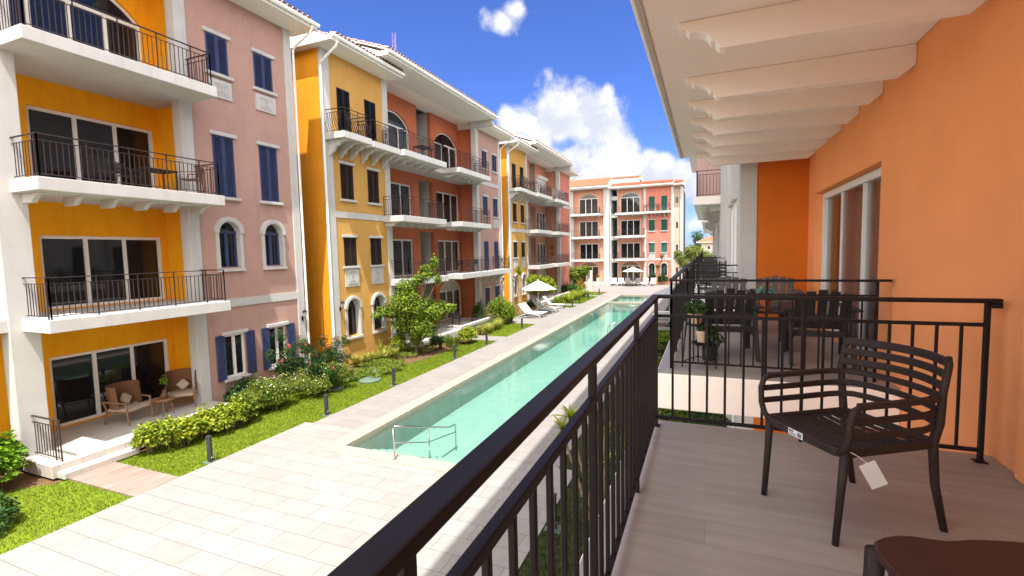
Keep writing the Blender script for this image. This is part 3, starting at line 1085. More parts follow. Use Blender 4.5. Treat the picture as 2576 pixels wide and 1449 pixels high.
def pink_wing(F, B, u0, u1, mat, blinds, kind, cin=.13):
    """shuttered end wing; u0..u1 includes the white corner strip at the far end"""
    ui = u1 - .34
    a0, a1 = u0 + .62, u0 + 1.38
    b0, b1 = u0 + 2.38, u0 + 3.16
    H = []
    W = []
    if kind == 'one':
        W = [('s', a0, a1, 11.0, 12.22, (10.22, 10.80)), ('s', b0, b1, 11.0, 12.22, (10.22, 10.80)),
             ('s', a0, a1, 6.98, 8.98, None), ('s', b0, b1, 6.98, 8.98, None),
             ('o', a0 - .05, a1 - .04, .86, 2.34, None), ('o', b0 - .05, b1 - .04, .86, 2.34, None)]
        H = [(a0 - .02, a1 + .02, 4.62, 6.14), (b0 - .02, b1 + .02, 4.62, 6.14)]
    elif kind == 'two':
        W = [('s', a0, a1, 11.0, 12.22, None), ('s', b0, b1, 11.0, 12.22, None),
             ('s', a0, a1, 7.62, 8.98, None), ('s', b0, b1, 7.62, 8.98, (6.75, 7.42)),
             ('d', a0, a1, 3.62, 5.75, None), ('d', b0, b1, 3.62, 5.75, None),
             ('s', a0, a1, .95, 2.34, None), ('s', b0, b1, .95, 2.34, None)]
    mb = MB()
    holes = [(w[1], w[2], w[3], w[4]) for w in W] + H
    wall(F, mb, u0, ui, 0, 13.6, -.3, 0, holes)
    mb.build('wall', mat, B)
    core(F, B, u0 + cin, u1 - .01, -.301, 0, 13.6)
    for w in W:
        if w[0] == 's':
            shutter_window(F, B, w[1], w[2], w[3], w[4], blinds, panel=w[5])
        elif w[0] == 'd':
            shutter_window(F, B, w[1], w[2], w[3], w[4], blinds, lintel=False, sill=False)
        else:
            shutter_window(F, B, w[1], w[2], w[3], w[4], blinds, open_=True)
    for h in H:
        arched_window(F, B, h[0] - .14, h[1] + .14, 4.48, 6.32, blinds, wing=.16)
    column(F, B, ui, u1, 0, 13.6)
    bd = MB()
    z = 3.27 if kind == 'one' else (9.80 if kind == 'two' else 9.75)
    F.box(bd, u0 + .001, ui - .001, .001, .035, z, z + .28)
    bd.build('string_course', 'white_stucco', B)


def yellow_wing(F, B, u0, mat, blinds):
    """mustard end wing: u0 = outer corner"""
    c1 = u0 + .45
    w0, w1 = u0 + .88, u0 + 1.70
    x0, x1 = u0 + 2.70, u0 + 3.52
    ue = u0 + 4.05
    W = [('d', 10.12, 12.26), ('s', 7.44, 8.98), ('p', 4.45, 5.74)]
    holes = []
    for a, b_ in ((w0, w1), (x0, x1)):
        holes += [(a, b_, q[1], q[2]) for q in W]
        holes.append((a - .01, b_ + .01, 1.26, 2.95))
    mb = MB()
    wall(F, mb, c1, ue, 0, 13.6, -.3, 0, holes)
    mb.build('wall', mat, B)
    core(F, B, u0 + .3, ue + .27, -.301, 0, 13.6)
    for a, b_ in ((w0, w1), (x0, x1)):
        shutter_window(F, B, a, b_, 10.12, 12.26, 'black_shutter', lintel=False, sill=False)
        shutter_window(F, B, a, b_, 7.44, 8.98, blinds)
        shutter_window(F, B, a, b_, 4.45, 5.74, blinds, panel=(3.52, 4.33))
        arched_window(F, B, a - .16, b_ + .16, 1.12, 3.10, 'iron', gothic=True, wing=.16)
    column(F, B, u0, c1, 0, 13.6, dback=-.12)
    column(F, B, ue, ue + .40, 0, 13.6)
    bd = MB()
    F.box(bd, c1 + .001, ue - .001, .001, .035, 6.60, 6.88)
    bd.build('string_course', 'white_stucco', B)


REC = -1.6


def bay(F, B, u0, u1, mat, doors, stairs=None, z0f=(0, 1, 2, 3), top=14.0, ret=None):
    """recessed loggia bay with floor landings; doors: list of (floor, u0, u1, height, panels, arch, curtain)"""
    holes = []
    for fl, a, b_, h, n, arch, cur in doors:
        z = FL[fl] + .02
        if arch:
            holes.append((a, b_, z, z + h + arch, arch))
        else:
            holes.append((a, b_, z, z + h))
    if stairs:
        for fl in range(4):
            holes.append((stairs[0], stairs[1], FL[fl], FL[fl] + (2.72 if fl < 3 else 3.9)))
    mb = MB()
    wall(F, mb, u0, u1, 0, top, REC - .25, REC, holes)
    F.box(mb, u1, u1 + .12, REC - .25, -.352, 0, top)
    F.box(mb, u0 - .12, u0, REC - .25, -.352, 0, top)
    mb.build('wall', mat, B)
    core(F, B, u0, u1 if not stairs else stairs[0] - .3, REC - 1.2, 0, top)
    if stairs:
        core(F, B, stairs[1] + .3, u1, REC - 1.2, 0, top)
        s = MB()
        F.box(s, stairs[0] - .12, stairs[0], REC - 4, REC - .251, 0, top)
        F.box(s, stairs[1], stairs[1] + .12, REC - 4, REC - .251, 0, top)
        F.box(s, stairs[0] - .12, stairs[1] + .12, REC - 4.2, REC - 4.001, 0, top)
        for fl in range(4):
            F.box(s, stairs[0] + .001, stairs[1] - .001, REC - 4, REC - .01, FL[fl] - .25, FL[fl] - .002)
        s.build('stairwell', 'stair_grey', B)
    for fl, a, b_, h, n, arch, cur in doors:
        sliding_door(F, B, a + .01, b_ - .01, FL[fl] + .03, FL[fl] + .02 + h, REC - .13, n=n, arch=arch - .01 if arch else 0, curtain=cur)
    for fl in (1, 2, 3):
        s = MB()
        F.box(s, u0 + .001, u1 - .001, REC + .001, -.001, FL[fl] - .28, FL[fl] - .003)
        s.build('landing', 'white_stucco', B)
    s = MB()
    F.box(s, u0 - .3, u1 + .3, REC - .3, -.302, top, top + .04)
    s.build('ceiling', 'own_white', B)


# ---- first building (left edge of the court)
B1 = thing('apartment_building', 'ochre and pink four-storey block nearest on the left, with navy louvred shutters', 'building', (-15, 5.5, 0))
bay(LEFT, B1, 3.0, 10.42, 'ochre', [(0, 7.08, 10.22, 2.0, 3, 0, None), (1, 7.12, 10.25, 2.04, 3, 0, None),
                                   (2, 7.10, 10.25, 2.22, 3, 0, None), (3, 6.4, 10.12, 2.15, 4, .85, None)])
pink_wing(LEFT, B1, 10.42, 14.50, 'pink', 'blue_shutter', 'one')
column(LEFT, B1, 10.06, 10.42, .0, 13.96)
column(LEFT, B1, 5.72, 6.28, .0, 13.96)
s = MB()
LEFT.box(s, 5.95, 6.38, REC + .001, REC + .04, 10.11, 12.6)
for k in range(9):
    LEFT.box(s, 5.97 + k * .045, 5.99 + k * .045, REC + .041, REC + .06, 10.11, 12.6)
s.build('slatted_screen', 'screen_wood', B1)
balcony(LEFT, B1, 5.95, 10.42, 3.6, 1.20)
balcony(LEFT, B1, 5.98, 10.46, 6.85, 1.20, nb=6, bh=.22, blen=.82)
balcony(LEFT, B1, 5.95, 10.44, 10.1, 1.20)
roof(LEFT, B1, 5.3, 10.45, 1.5, 13.95, hip0=False)
roof(LEFT, B1, 10.47, 14.92, 1.0, 13.6, tmat='terracotta_pale', hip1=True)
downpipe(LEFT, B1, [(14.62, 1.03, 13.72), (14.62, 1.03, 13.58), (14.60, .95, 13.42), (14.56, .2, 13.02), (14.56, .08, 12.9), (14.56, .08, .2)])
wall_lamp(LEFT, B1, 14.32, .04, 2.5)
# ground floor terrace
s = MB()
s.box((-16.6, 5.72, 0), (-13.72, 10.42, .30))
s.build('terrace', 'patio_tile', B1, bevel=.01)
s = MB()
s.box((-13.719, 5.80, 0), (-13.42, 7.35, .14))
s.build('step', 'patio_tile', B1, bevel=.01)
r_ = MB()
railing_mesh(LEFT, [(5.96, .02), (5.96, 1.18)], .30, r_)
r_.build('terrace_railing', 'iron_far', B1)
# plain outer wall strip beyond the column
tagged = None


def left_block(y0, label, pal, kind, extra):
    """whole block: mustard wing, recessed double bay, end wing"""
    F = LEFT
    B = thing('apartment_building', label, 'building', (-15, y0 + 9, 0), 'apartment blocks along the left side of the pool')
    s = MB()
    s.box((-27, y0 + .002, 0), (-15.121, y0 + .3, 13.6))
    s.build('side_wall', 'side_orange', B)
    yellow_wing(F, B, y0, pal[0], 'brown_shutter')
    u0, u1 = y0 + 4.45, y0 + 14.95
    dl = (y0 + 5.65, y0 + 8.75)
    dr = (y0 + 11.60, y0 + 14.70)
    st = (y0 + 9.55, y0 + 11.15)
    cur = extra.get('cur', {})
    doors = []
    for fl in range(4):
        h = 2.2 if fl else 2.05
        ar = .78 if fl in (0, 3) else 0
        for k, dd in enumerate((dl, dr)):
            if extra.get('rollers') and fl == 3 and k == 1:
                continue
            doors.append((fl, dd[0], dd[1], h, 3, ar, cur.get((fl, k))))
    bay(F, B, u0, u1, pal[1], doors, stairs=st)
    column(F, B, y0 + 14.38, y0 + 14.75, 0, 13.96)
    if kind == 'two':
        pink_wing(F, B, y0 + 14.75, y0 + 18.5, pal[2], 'blue_shutter', 'two', cin=.34)
    else:
        pink_wing(F, B, y0 + 14.75, y0 + 18.9, pal[2], 'blue_shutter', 'plain', cin=.34)
    X = lambda a: y0 + a
    # fourth floor balconies
    balcony(F, B, X(.02), X(1.80), 10.1, 1.08, nb=3, curl=True, bh=.62, blen=.95, curvy=1, thick=.27)
    balcony(F, B, X(2.10), X(4.10), 10.1, .95, nb=3, curl=True, bh=.62, blen=.85, curvy=1, thick=.27)
    balcony(F, B, X(4.13), X(8.25), 10.1, 1.18, nb=6, bh=.22, blen=.86, thick=.30)
    balcony(F, B, X(9.80), X(14.20), 10.1, 1.20, nb=6, bh=.22, blen=.86, thick=.30)
    # third floor
    balcony(F, B, X(3.75), X(7.95), 6.85, 1.22, nb=6, bh=.2, blen=.86, dl=.03)
    balcony(F, B, X(9.85), X(14.10), 6.85, 1.22, nb=6, bh=.2, blen=.86)
    # second floor: continuous
    balcony(F, B, X(4.12), X(8.0), 3.66, 1.2, thick=.32)
    if kind == 'two':
        balcony(F, B, X(9.7), X(14.6), 3.66, 1.2, thick=.32, sides='l')
        balcony(F, B, X(14.603), X(17.7), 3.66, 1.15, thick=.32, nb=3, curl=True, bh=.6, blen=.8, curvy=2, sides='r')
    else:
        balcony(F, B, X(9.7), X(14.1), 3.66, 1.2, thick=.32)
    # rails closing the landings between the balconies
    r_ = MB()
    for fl in (1, 2, 3):
        railing_mesh(F, [(X(8.3), -.08), (X(9.75), -.08)], FL[fl], r_)
    r_.build('landing_railing', 'iron_far', B)
    # roofs: low wing (hipped), raised middle, low end wing
    roof(F, B, X(-.42), X(4.47), 1.0, 13.6, run=4.4, hip0=True)
    roof(F, B, X(2.6), X(14.75), 1.5, 14.0, run=5.2)
    eb = MB()
    F.box(eb, X(14.42), X(14.75), -.3, 1.3, 13.66, 13.999)
    eb.build('eave_block', 'white_stucco', B)
    roof(F, B, X(14.77), X(19.2), 1.0, 13.6, run=4.2, hip1=True)
    downpipe(F, B, [(X(-.1), 1.03, 13.72), (X(-.1), 1.02, 13.55), (X(-.1), .94, 13.42), (X(-.09), .12, 12.95), (X(-.06), .05, 12.85), (X(-.06), .05, .3)], r=.055)
    downpipe(F, B, [(X(18.6), 1.03, 13.72), (X(18.6), 1.0, 13.5), (X(18.6), .2, 13.0), (X(18.56), .08, 12.85), (X(18.56), .08, .3)])
    wall_lamp(F, B, X(.40), .05, 2.62)
    wall_lamp(F, B, X(18.3), .05, 2.62)
    t_ = MB()
    t_.box((-16.6, X(4.5), 0), (-13.85, X(14.2), .30))
    t_.build('terrace', 'patio_tile', B, bevel=.01)
    c_w = MB()
    c_w.box((-14.0, X(9.3), .301), (-13.78, X(14.15), .48))
    c_w.build('terrace_kerb', 'white_stucco', B, bevel=.015)
    r_ = MB()
    railing_mesh(F, [(X(9.4), -1.3), (X(9.4), 1.0)], .30, r_)
    r_.build('terrace_railing', 'iron_far', B)
    return B


B2 = left_block(16.05, 'block with mustard corner wing and salmon loggias, middle of the left row', ('mustard', 'salmon', 'pink'), 'two',
                {'cur': {(0, 1): 'curtain_light', (1, 1): 'curtain_light'}})
B3 = left_block(36.25, 'farther mustard and peach block on the left, with a coral end wing', ('mustard', 'peach', 'coral'), 'plain',
                {'cur': {(1, 1): 'curtain_light', (2, 1): 'curtain_light', (0, 1): 'curtain'}, 'rollers': True})
s = MB()
LEFT.box(s, 36.25 + 11.6, 36.25 + 14.7, REC + .001, REC + .05, 10.12, 12.55)
o = s.build('roller_blind', 'upvc', B3)
s = MB()
LEFT.box(s, 36.25 + 11.45, 36.25 + 14.85, REC + .002, REC + .30, 12.551, 12.90)
s.build('blind_box', 'upvc', o, bevel=.03)
for k, zz in enumerate((5.35, 4.62)):
    d_ = MB()
    n = 20
    yc = 36.25 + 14.949
    poly = [(-16.05 + .27 * math.cos(2 * PI * q / n), zz + .27 * math.sin(2 * PI * q / n)) for q in range(n)]
    d_.prism(poly, lambda a, b2, e: (a, e, b2), yc - .03, yc)
    d_.build('wall_disc', 'disc_orange', B3)

# ---- far building closing the court
FAR = Fr('far', 69.8)
B4 = thing('apartment_building', 'peach and coral block with green shutters and red tiles closing the far end', 'building', (-10, 70, 0))
FARR = FAR
farL = Fr('far', 68.3)
mb = MB()
H = []
D = []
for fl in range(4):
    ar = .70 if fl in (0, 3) else 0
    hh = 2.25
    for (fr_, a, b_) in ((farL, -17.35, -14.55), (FAR, -11.65, -8.85)):
        D.append((fr_, fl, a, b_, hh, ar))
for fr_, u0, u1 in ((farL, -18.1, -13.75), (FAR, -12.0, -8.35)):
    mb = MB()
    hs = [(a, b_, FL[fl] + .02, FL[fl] + .02 + h + ar) + ((ar,) if ar else ()) for (f_, fl, a, b_, h, ar) in D if f_ is fr_]
    wall(fr_, mb, u0, u1, 0, 13.55, -.75, -.5, hs)
    mb.build('wall', 'peach', B4)
    core(fr_, B4, u0, u1, -1.5, 0, 13.55)
    for fl in (1, 2, 3):
        s = MB()
        fr_.box(s, u0 + .001, u1 - .001, -.499, .001, FL[fl] - .28, FL[fl] - .003)
        s.build('landing', 'white_stucco', B4)
curt = {(0, 0): 'screen_wood', (3, 0): 'curtain_brown', (2, 0): 'curtain_brown', (0, 1): 'screen_wood'}
for (f_, fl, a, b_, h, ar) in D:
    sliding_door(f_, B4, a + .01, b_ - .01, FL[fl] + .03, FL[fl] + .02 + h, -.62, n=3, arch=ar - .01 if ar else 0,
                 curtain=curt.get((fl, 0 if f_ is farL else 1)))
column(farL, B4, -18.55, -18.1, 0, 13.6, dback=-1)
column(farL, B4, -13.75, -13.0, 0, 13.6, dback=-2.6, dfront=-.15)
column(FAR, B4, -8.35, -7.98, 0, 13.6, dback=-1)
column(FAR, B4, -4.66, -4.28, 0, 13.6, dback=-.8)
# stair recess
s = MB()
FAR.box(s, -13.0, -12.9, -5, .2, 0, 13.5)
FAR.box(s, -12.12, -12.0, -5, -.501, 0, 13.5)
FAR.box(s, -12.9, -12.12, -5, -4.9, 0, 13.5)
for z in (3.6, 6.85, 10.1, 12.6):
    FAR.box(s, -12.999, -12.001, -4.8, -.3, z - .55, z - .003)
s.build('stairwell', 'stair_grey', B4)
r_ = MB()
for fl in (1, 2, 3):
    railing_mesh(FAR, [(-12.98, -.36), (-12.05, -.36)], FL[fl], r_)
r_.build('landing_railing', 'iron_far', B4)
# coral wing with green shutters
mb = MB()
hs = []
for a in (-7.62, -5.95):
    hs += [(a, a + .78, 10.12, 12.22), (a, a + .78, 7.42, 8.98), (a, a + .78, 4.42, 5.74), (a, a + .78, 1.2, 2.9)]
wall(FAR, mb, -7.98, -4.66, 0, 13.55, -.3, 0, hs)
mb.build('wall', 'coral', B4)
core(FAR, B4, -8.3, -3.3, -.9, 0, 13.55)
for a in (-7.62, -5.95):
    shutter_window(FAR, B4, a, a + .78, 10.12, 12.22, 'green_shutter', lintel=False, sill=False)
    shutter_window(FAR, B4, a, a + .78, 7.42, 8.98, 'green_shutter')
    shutter_window(FAR, B4, a, a + .78, 4.42, 5.74, 'green_shutter', panel=(3.5, 4.3))
    arched_window(FAR, B4, a - .16, a + .94, 1.05, 3.05, 'green_shutter', wing=.16)
bd = MB()
FAR.box(bd, -7.979, -4.661, .001, .035, 3.3, 3.6)
bd.build('string_course', 'white_stucco', B4)
mb = MB()
hs = [(-4.05, -3.75, z, z + .85) for z in (11.2, 7.7, 4.6, 1.4)]
wall(FAR, mb, -4.28, -3.5, 0, 13.55, -.95, -.6, hs)
mb.build('wall', 'pale_peach', B4)
for h in hs:
    s = MB()
    FAR.box(s, h[0], h[1], -.85, -.8, h[2], h[3])
    s.build('window', 'glass_dark', B4)
column(FAR, B4, -3.5, -3.15, 0, 13.4, dback=-2.5, dfront=-.3)
for (f_, u0, u1, sd_) in ((farL, -18.5, -14.1, 'lr'), (FAR, -12.15, -8.1, 'lr')):
    for fl in (1, 2, 3):
        balcony(f_, B4, u0, u1, FL[fl], 1.1, nb=6 if fl > 1 else 0, bh=.2, blen=.8, sides=sd_)
for a, b_ in ((-8.05, -6.40), (-6.35, -4.7)):
    balcony(FAR, B4, a, b_, 10.1, .85, nb=3, bh=.5, blen=.5, curl=True, curvy=2, thick=.27)
roof(farL, B4, -18.9, -12.9, 1.3, 13.6, run=3.6, tmat='terracotta', slope=.42)
roof(FAR, B4, -13.2, -4.35, 1.0, 13.55, run=3.4, tmat='terracotta', slope=.25)
roof(FAR, B4, -4.33, -3.0, .4, 13.5, run=3.4, tmat='terracotta', slope=.25)
s = MB()
s.box((-16.2, 74.5, 13), (-9.6, 82, 15.35))
s.build('rooftop_room', 'white_stucco', B4)
roof(Fr('far', 74.5), B4, -16.6, -9.4, .5, 15.35, run=3.5, tmat='terracotta', slope=.22, fasc=.12)
wall_lamp(FAR, B4, -13.4, .36, 2.9)
s = MB()
s.box((-18.5, 66.2, 0), (-8.2, 69.2, .30))
s.build('terrace', 'patio_tile', B4)
# ramp wall at the white fin
s = MB()
s.prism([(66.3, .0), (66.3, .12), (69.4, 1.0), (69.4, 0)], lambda a, b2, e: (e, a, b2), -13.3, -12.9)
s.build('ramp_wall', 'white_stucco', B4)

# ------------------------------------------------------------------ own building (right)
MX = 1.63                      # recessed wall
FX = 0.56                      # facade / wing plane
OWN = Fr('right', FX)
B5 = thing('apartment_building', 'orange block on the right whose shaded balcony the picture is taken from', 'building', (1.6, 4, 0))
SX = -.50
# recess wall with the sliding door, all storeys
mb = MB()
hs = [(5.98, 9.22, FL[f] + .0, FL[f] + 2.16) for f in range(4)]
wall(OWN, mb, -4.2, 9.72, 0, 13.9, FX - MX - .25, FX - MX, hs)
mb.build('wall', 'own_orange', B5)
mb = MB()
OWN.box(mb, -4.2, 3.42, FX - MX + .001, FX - MX + .05, 3.601, 6.595)
mb.build('wall_pier', 'own_orange', B5, bevel=.02)
mb = MB()
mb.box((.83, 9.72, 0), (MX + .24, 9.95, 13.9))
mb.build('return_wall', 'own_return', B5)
mb = MB()
mb.box((FX - .02, 9.70, 0), (.829, 10.15, 13.9))
mb.build('column', 'white_stucco', B5, bevel=.012)
for f in range(4):
    sliding_door(OWN, B5, 5.99, 9.21, FL[f] + .01, FL[f] + 2.15, FX - MX - .16, n=3, curtain='curtain' if f == 1 else None, mull=.022)
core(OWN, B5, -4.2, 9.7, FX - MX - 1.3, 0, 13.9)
# wing beyond the column
mb = MB()
wins = [(11.0, 11.8), (12.4, 13.2)]
hs = [(a, b_, z, z + 1.5) for a, b_ in wins for z in (.9, 4.4, 7.45, 11.0)]
wall(OWN, mb, 10.15, 14.0, 0, 13.6, -.3, 0, hs)
mb.build('wall', 'white_stucco', B5)
core(OWN, B5, 10.15, 14, -.4, 0, 13.6)
for a, b_ in wins:
    for z in (.9, 4.4, 7.45, 11.0):
        shutter_window(OWN, B5, a, b_, z, z + 1.5, 'upvc')
column(OWN, B5, 14.0, 14.4, 0, 13.6, dfront=.10)
# floor slabs. own balcony ends at y = 3.75; next one starts at 5.22
def own_slab(a, b_, z, th, x0=SX, mat='own_white', name='balcony', x1=None):
    s = MB()
    s.box((x0, a, z - th), ((x1 or MX) - .002, b_, z))
    return s.build(name, mat, B5, bevel=.012)
own = own_slab(-4.2, 3.76, 3.594, .29)
s = MB()
s.box((SX + .01, -4.2, 3.5945), (MX - .001, 3.75, 3.60))
s.build('floor_tiles', 'balcony_floor', own)
nxt = own_slab(5.22, 9.69, 3.594, .38)
s = MB()
s.box((SX + .01, 5.23, 3.5945), (MX - .001, 9.69, 3.60))
s.build('floor_tiles', 'balcony_floor', nxt)
up = own_slab(-4.2, 9.66, 6.85, .25)
# drip edge strip at the slab's rim
s = MB()
s.box((SX + .03, -4.2, 6.588), (SX + .07, 9.60, 6.5995))
s.build('drip_groove', 'stair_grey', up)
top_ = own_slab(-4.2, 9.66, 10.1, .25)
# beams under the slab: full depth, scrolled noses
BY = [1.25, 2.55, 3.92, 5.17, 6.0, 6.83, 7.62, 8.40, 9.25]
PROF = [(.0, 0), (.0, -.055), (.055, -.06), (.07, -.085)]
for k in range(9):
    t_ = k / 8 * PI / 2
    PROF.append((.085 + .135 * math.sin(t_), -.085 - .085 * (1 - math.cos(t_))))
PROF += [(.225, -.175), (.255, -.175), (.265, -.20), (.285, -.222), (.32, -.232)]
for y in BY:
    s = MB()
    prof = [(SX + .29 + a, 6.6 + b_) for a, b_ in PROF]
    poly = prof + [(MX - .09, 6.368), (MX - .0, 6.43), (MX - .0, 6.6)]
    s.prism([(a, b_ - .001) for a, b_ in poly], lambda a, b2, e: (a, e, b2), y - .005, y + .135)
    s.build('beam', 'own_white', B5, bevel=.008)
# third floor balcony farther along, with a mauve wing wall
own3 = own_slab(19.6, 30.6, 6.85, .30, x0=-.50, x1=FX)
r_ = MB()
railing_mesh(OWN, [(19.75, .02), (19.75, .95), (30.4, .95)], 6.85, r_)
r_.build('railing', 'iron_far', own3)
for k in range(8):
    bracket(OWN, 20.2 + k * 1.4, 6.549, .8, .22, own3)
s = MB()
s.box((-.42, 21.4, 6.851), (FX - .001, 21.7, 13.6))
s.build('wing_wall', 'mauve', B5)
mb = MB()
wall(OWN, mb, 14.4, 60, 0, 13.6, -.3, 0, [(22.6, 25.4, 7.0, 9.2), (27, 29.8, 7.0, 9.2), (22.6, 25.4, 3.75, 5.9), (27, 29.8, 3.75, 5.9), (16, 16.8, 3.7, 5.8), (18, 18.8, 3.7, 5.8)])
mb.build('wall', 'white_stucco', B5)
core(OWN, B5, 14.4, 60, -.4, 0, 13.6)
for y in (17.2, 19.1, 21.0, 31.5, 34.0, 46.0):
    column(OWN, B5, y, y + .35, 0, 13.6, dfront=.12)
own4 = own_slab(32.6, 58, 6.85, .34, x0=-.34, x1=FX)
for k in range(8):
    bracket(OWN, 33.2 + k * 1.3, 6.5, .75, .22, own4)
s = MB()
s.box((-.30, 36, 6.851), (FX - .001, 36.3, 9.0))
s.build('wing_wall', 'pale_peach', B5)
# lower balconies beyond the neighbour's
own5 = own_slab(9.96, 17.0, 3.594, .3, x1=FX)
own6 = own_slab(18.3, 31.0, 3.594, .3, x1=FX)
own7 = own_slab(32.6, 58, 3.594, .3, x0=-.45, x1=FX)
for oo, pts in ((own5, [(10.05, -.02), (10.05, .92), (16.9, .92), (16.9, .02)]), (own6, [(18.45, .02), (18.45, .92), (30.9, .92)]),
                (own7, [(32.8, .02), (32.8, .92), (45, .92)])):
    r_ = MB()
    railing_mesh(OWN, pts, 3.6, r_)
    r_.build('railing', 'iron', oo)
for oo, z in ((nxt, 3.6),):
    r_ = MB()
    railing_mesh(OWN, [(5.46, FX - MX + .14), (5.46, .92), (9.62, .92)], z, r_, thick=.016, post_every=8)
    r_.bar((1.50, 5.46, 4.574), (1.60, 5.46, 4.574), .05, .022)
    r_.build('railing', 'iron', oo)
# roof over it: shades the strip of court beside the building
s = MB()
s.box((-1.75, -6, 13.9), (12, 62, 14.05))
s.build('roof', 'gutter_white', B5)
# second and first floor terraces below
s = MB()
s.box((-.6, -4.2, 0), (MX - .01, 9.69, .30))
s.build('terrace', 'patio_tile', B5)
column(OWN, B5, 4.2, 4.6, .301, 3.2, dback=-.3, dfront=.1)

# near balcony railing, every bar its own piece
RAIL = bpy.data.objects.new('balcony_railing', None)
BX, BYR, Z0 = -.345, 3.625, 3.60


def bar_o(name, p, q, w, h, up=(0, 0, 1), bev=.003):
    mb = MB()
    mb.bar(p, q, w, h, up=up)
    return mb.build(name, 'iron', railing, bevel=bev)


mb = MB()
mb.bar((BX, -3.0, 4.572), (BX, BYR + .025, 4.572), .052, .026)
railing = mb.build('balcony_railing', 'iron', B5, bevel=.005)
bpy.data.objects.remove(RAIL)
bar_o('handrail', (BX + .0262, BYR, 4.572), (1.585, BYR, 4.572), .05, .026, bev=.005)
bar_o('wall_bracket', (1.56, BYR, 4.5585), (1.56, BYR, 4.53), .05, .05, up=(1, 0, 0))
bar_o('middle_rail', (BX, -3.0, 4.43), (BX, BYR - .013, 4.43), .026, .026)
bar_o('middle_rail', (BX, BYR, 4.43), (1.515, BYR, 4.43), .022, .022)
bar_o('bottom_rail', (BX, -3.0, 3.672), (BX, BYR - .013, 3.672), .02, .024)
bar_o('bottom_rail', (BX, BYR, 3.672), (1.515, BYR, 3.672), .02, .024)
bar_o('post', (BX, BYR, 3.60), (BX, BYR, 4.559), .026, .026, up=(1, 0, 0))
bar_o('post', (1.525, BYR, 3.60), (1.525, BYR, 4.559), .026, .026, up=(1, 0, 0))
k = 0
x = BX + .117
while x < 1.50:
    k += 1
    if k == 8:
        bar_o('post', (x, BYR, 3.60), (x, BYR, 4.559), .02, .02, up=(1, 0, 0))
    else:
        bar_o('baluster', (x, BYR, 3.684), (x, BYR, 4.419), .016, .016, up=(1, 0, 0))
    x += .117
y = BYR - .117
k = 0
while y > -.6:
    k += 1
    if k % 9 == 0:
        bar_o('post', (BX, y, 3.60), (BX, y, 4.559), .026, .026, up=(1, 0, 0))
    else:
        bar_o('baluster', (BX, y, 3.684), (BX, y, 4.417), .016, .016, up=(1, 0, 0))
    y -= .117
for p in ((BX, BYR), (1.525, BYR)):
    mb = MB()
    mb.box((p[0] - .03, p[1] - .03, 3.6005), (p[0] + .03, p[1] + .03, 3.606))
    mb.build('foot_plate', 'iron', railing)

# ------------------------------------------------------------------ ground, deck, pool
def struct(name, mb, mat, label=None, kind='structure', bevel=0):
    o = mb.build(name, mat, None, bevel=bevel)
    o['kind'] = kind
    return o


PX0, PX1, PY0, PY1 = -8.64, -5.15, 9.45, 52.5       # water
CX0, CX1, CY0, CY1 = -9.07, -4.73, 9.04, 52.95      # coping outside
g_ = MB()


def sheet(mb, x0, x1, y0, y1, z):
    n = len(mb.v)
    mb.v += [(x0, y0, z), (x1, y0, z), (x1, y1, z), (x0, y1, z)]
    mb.f.append((n, n + 1, n + 2, n + 3))


for a in ((-1500, CX0, -1500, 1500), (CX1, 1500, -1500, 1500), (CX0, CX1, -1500, CY0), (CX0, CX1, CY1, 1500)):
    sheet(g_, *a, -.06)
struct('ground', g_, 'soil')
d_ = MB()
for a in ((-11.05, -2.68, -8, CY0), (-11.05, CX0, CY0, 10.5), (CX1, -2.68, CY0, 10.08)):
    d_.box((a[0], a[2], -.055), (a[1], a[3], 0))
struct('pool_deck', d_, 'deck_tile')
d_ = MB()
for a in ((-10.78, CX0, 10.5, 56), (CX1, -3.1, 10.08, 56), (-13.4, -10.78, 30.4, 39.95), (CX0, CX1, CY1, 56), (-3.1, -1.2, 33, 38.5), (-3.1, -1.4, 29.9, 31.2),
          (-18, -2.4, 56, 66.2), (-13.0, -10.78, 41.6, 42.9), (-14.0, -10.78, 24.05, 25.35), (-13.2, -2, 66.2, 69.5), (-14, -10.78, 50.5, 51.5)):
    d_.box((a[0], a[2], -.05), (a[1], a[3], 0))
struct('paved_path', d_, 'path_tile')
d_ = MB()
d_.box((-13.44, 5.88, -.05), (-11.055, 6.80, .004))
struct('plank_path', d_, 'plank_path')
# coping ring and the bar between the two basins
c_ = MB()
c_.box((CX0, CY0, -.2), (PX0, CY1, .03))
c_.box((PX1, CY0, -.2), (CX1, CY1, .03))
c_.box((PX0, CY0, -.2), (PX1, PY0, .03))
c_.box((PX0, PY1, -.2), (PX1, CY1, .03))
c_.box((PX0, 44.75, -.2), (PX1, 45.15, .031))
struct('pool_coping', c_, 'coping', bevel=.012)
p_ = MB()
DZ = -.92
p_.box((PX0 - .2, PY0 - .2, DZ - .2), (PX1 + .2, 44.95, DZ))
p_.box((PX0 - .2, 44.75, DZ), (PX0, 53, -.201)) if False else None
p_.box((PX0 - .2, PY0 - .2, DZ), (PX0, PY1 + .2, -.201))
p_.box((PX1, PY0 - .2, DZ), (PX1 + .2, PY1 + .2, -.201))
p_.box((PX0, PY0 - .2, DZ), (PX1, PY0, -.201))
p_.box((PX0, PY1, DZ), (PX1, PY1 + .2, -.201))
p_.box((PX0, 44.75, DZ), (PX1, 45.15, -.201))
p_.box((PX0, 45.15, DZ), (PX1, PY1, -.42))
for k in range(5):
    p_.box((PX0 + .001, PY0 + .001 + .36 * k, DZ + .001), (PX1 - .001, PY0 + .36 * (k + 1), -.20 - .145 * k))
struct('pool_basin', p_, 'pool_tile', bevel=.01)
w_ = MB()
w_.box((PX0 - .05, PY0 - .05, DZ - .1), (PX1 + .05, 44.80, -.085))
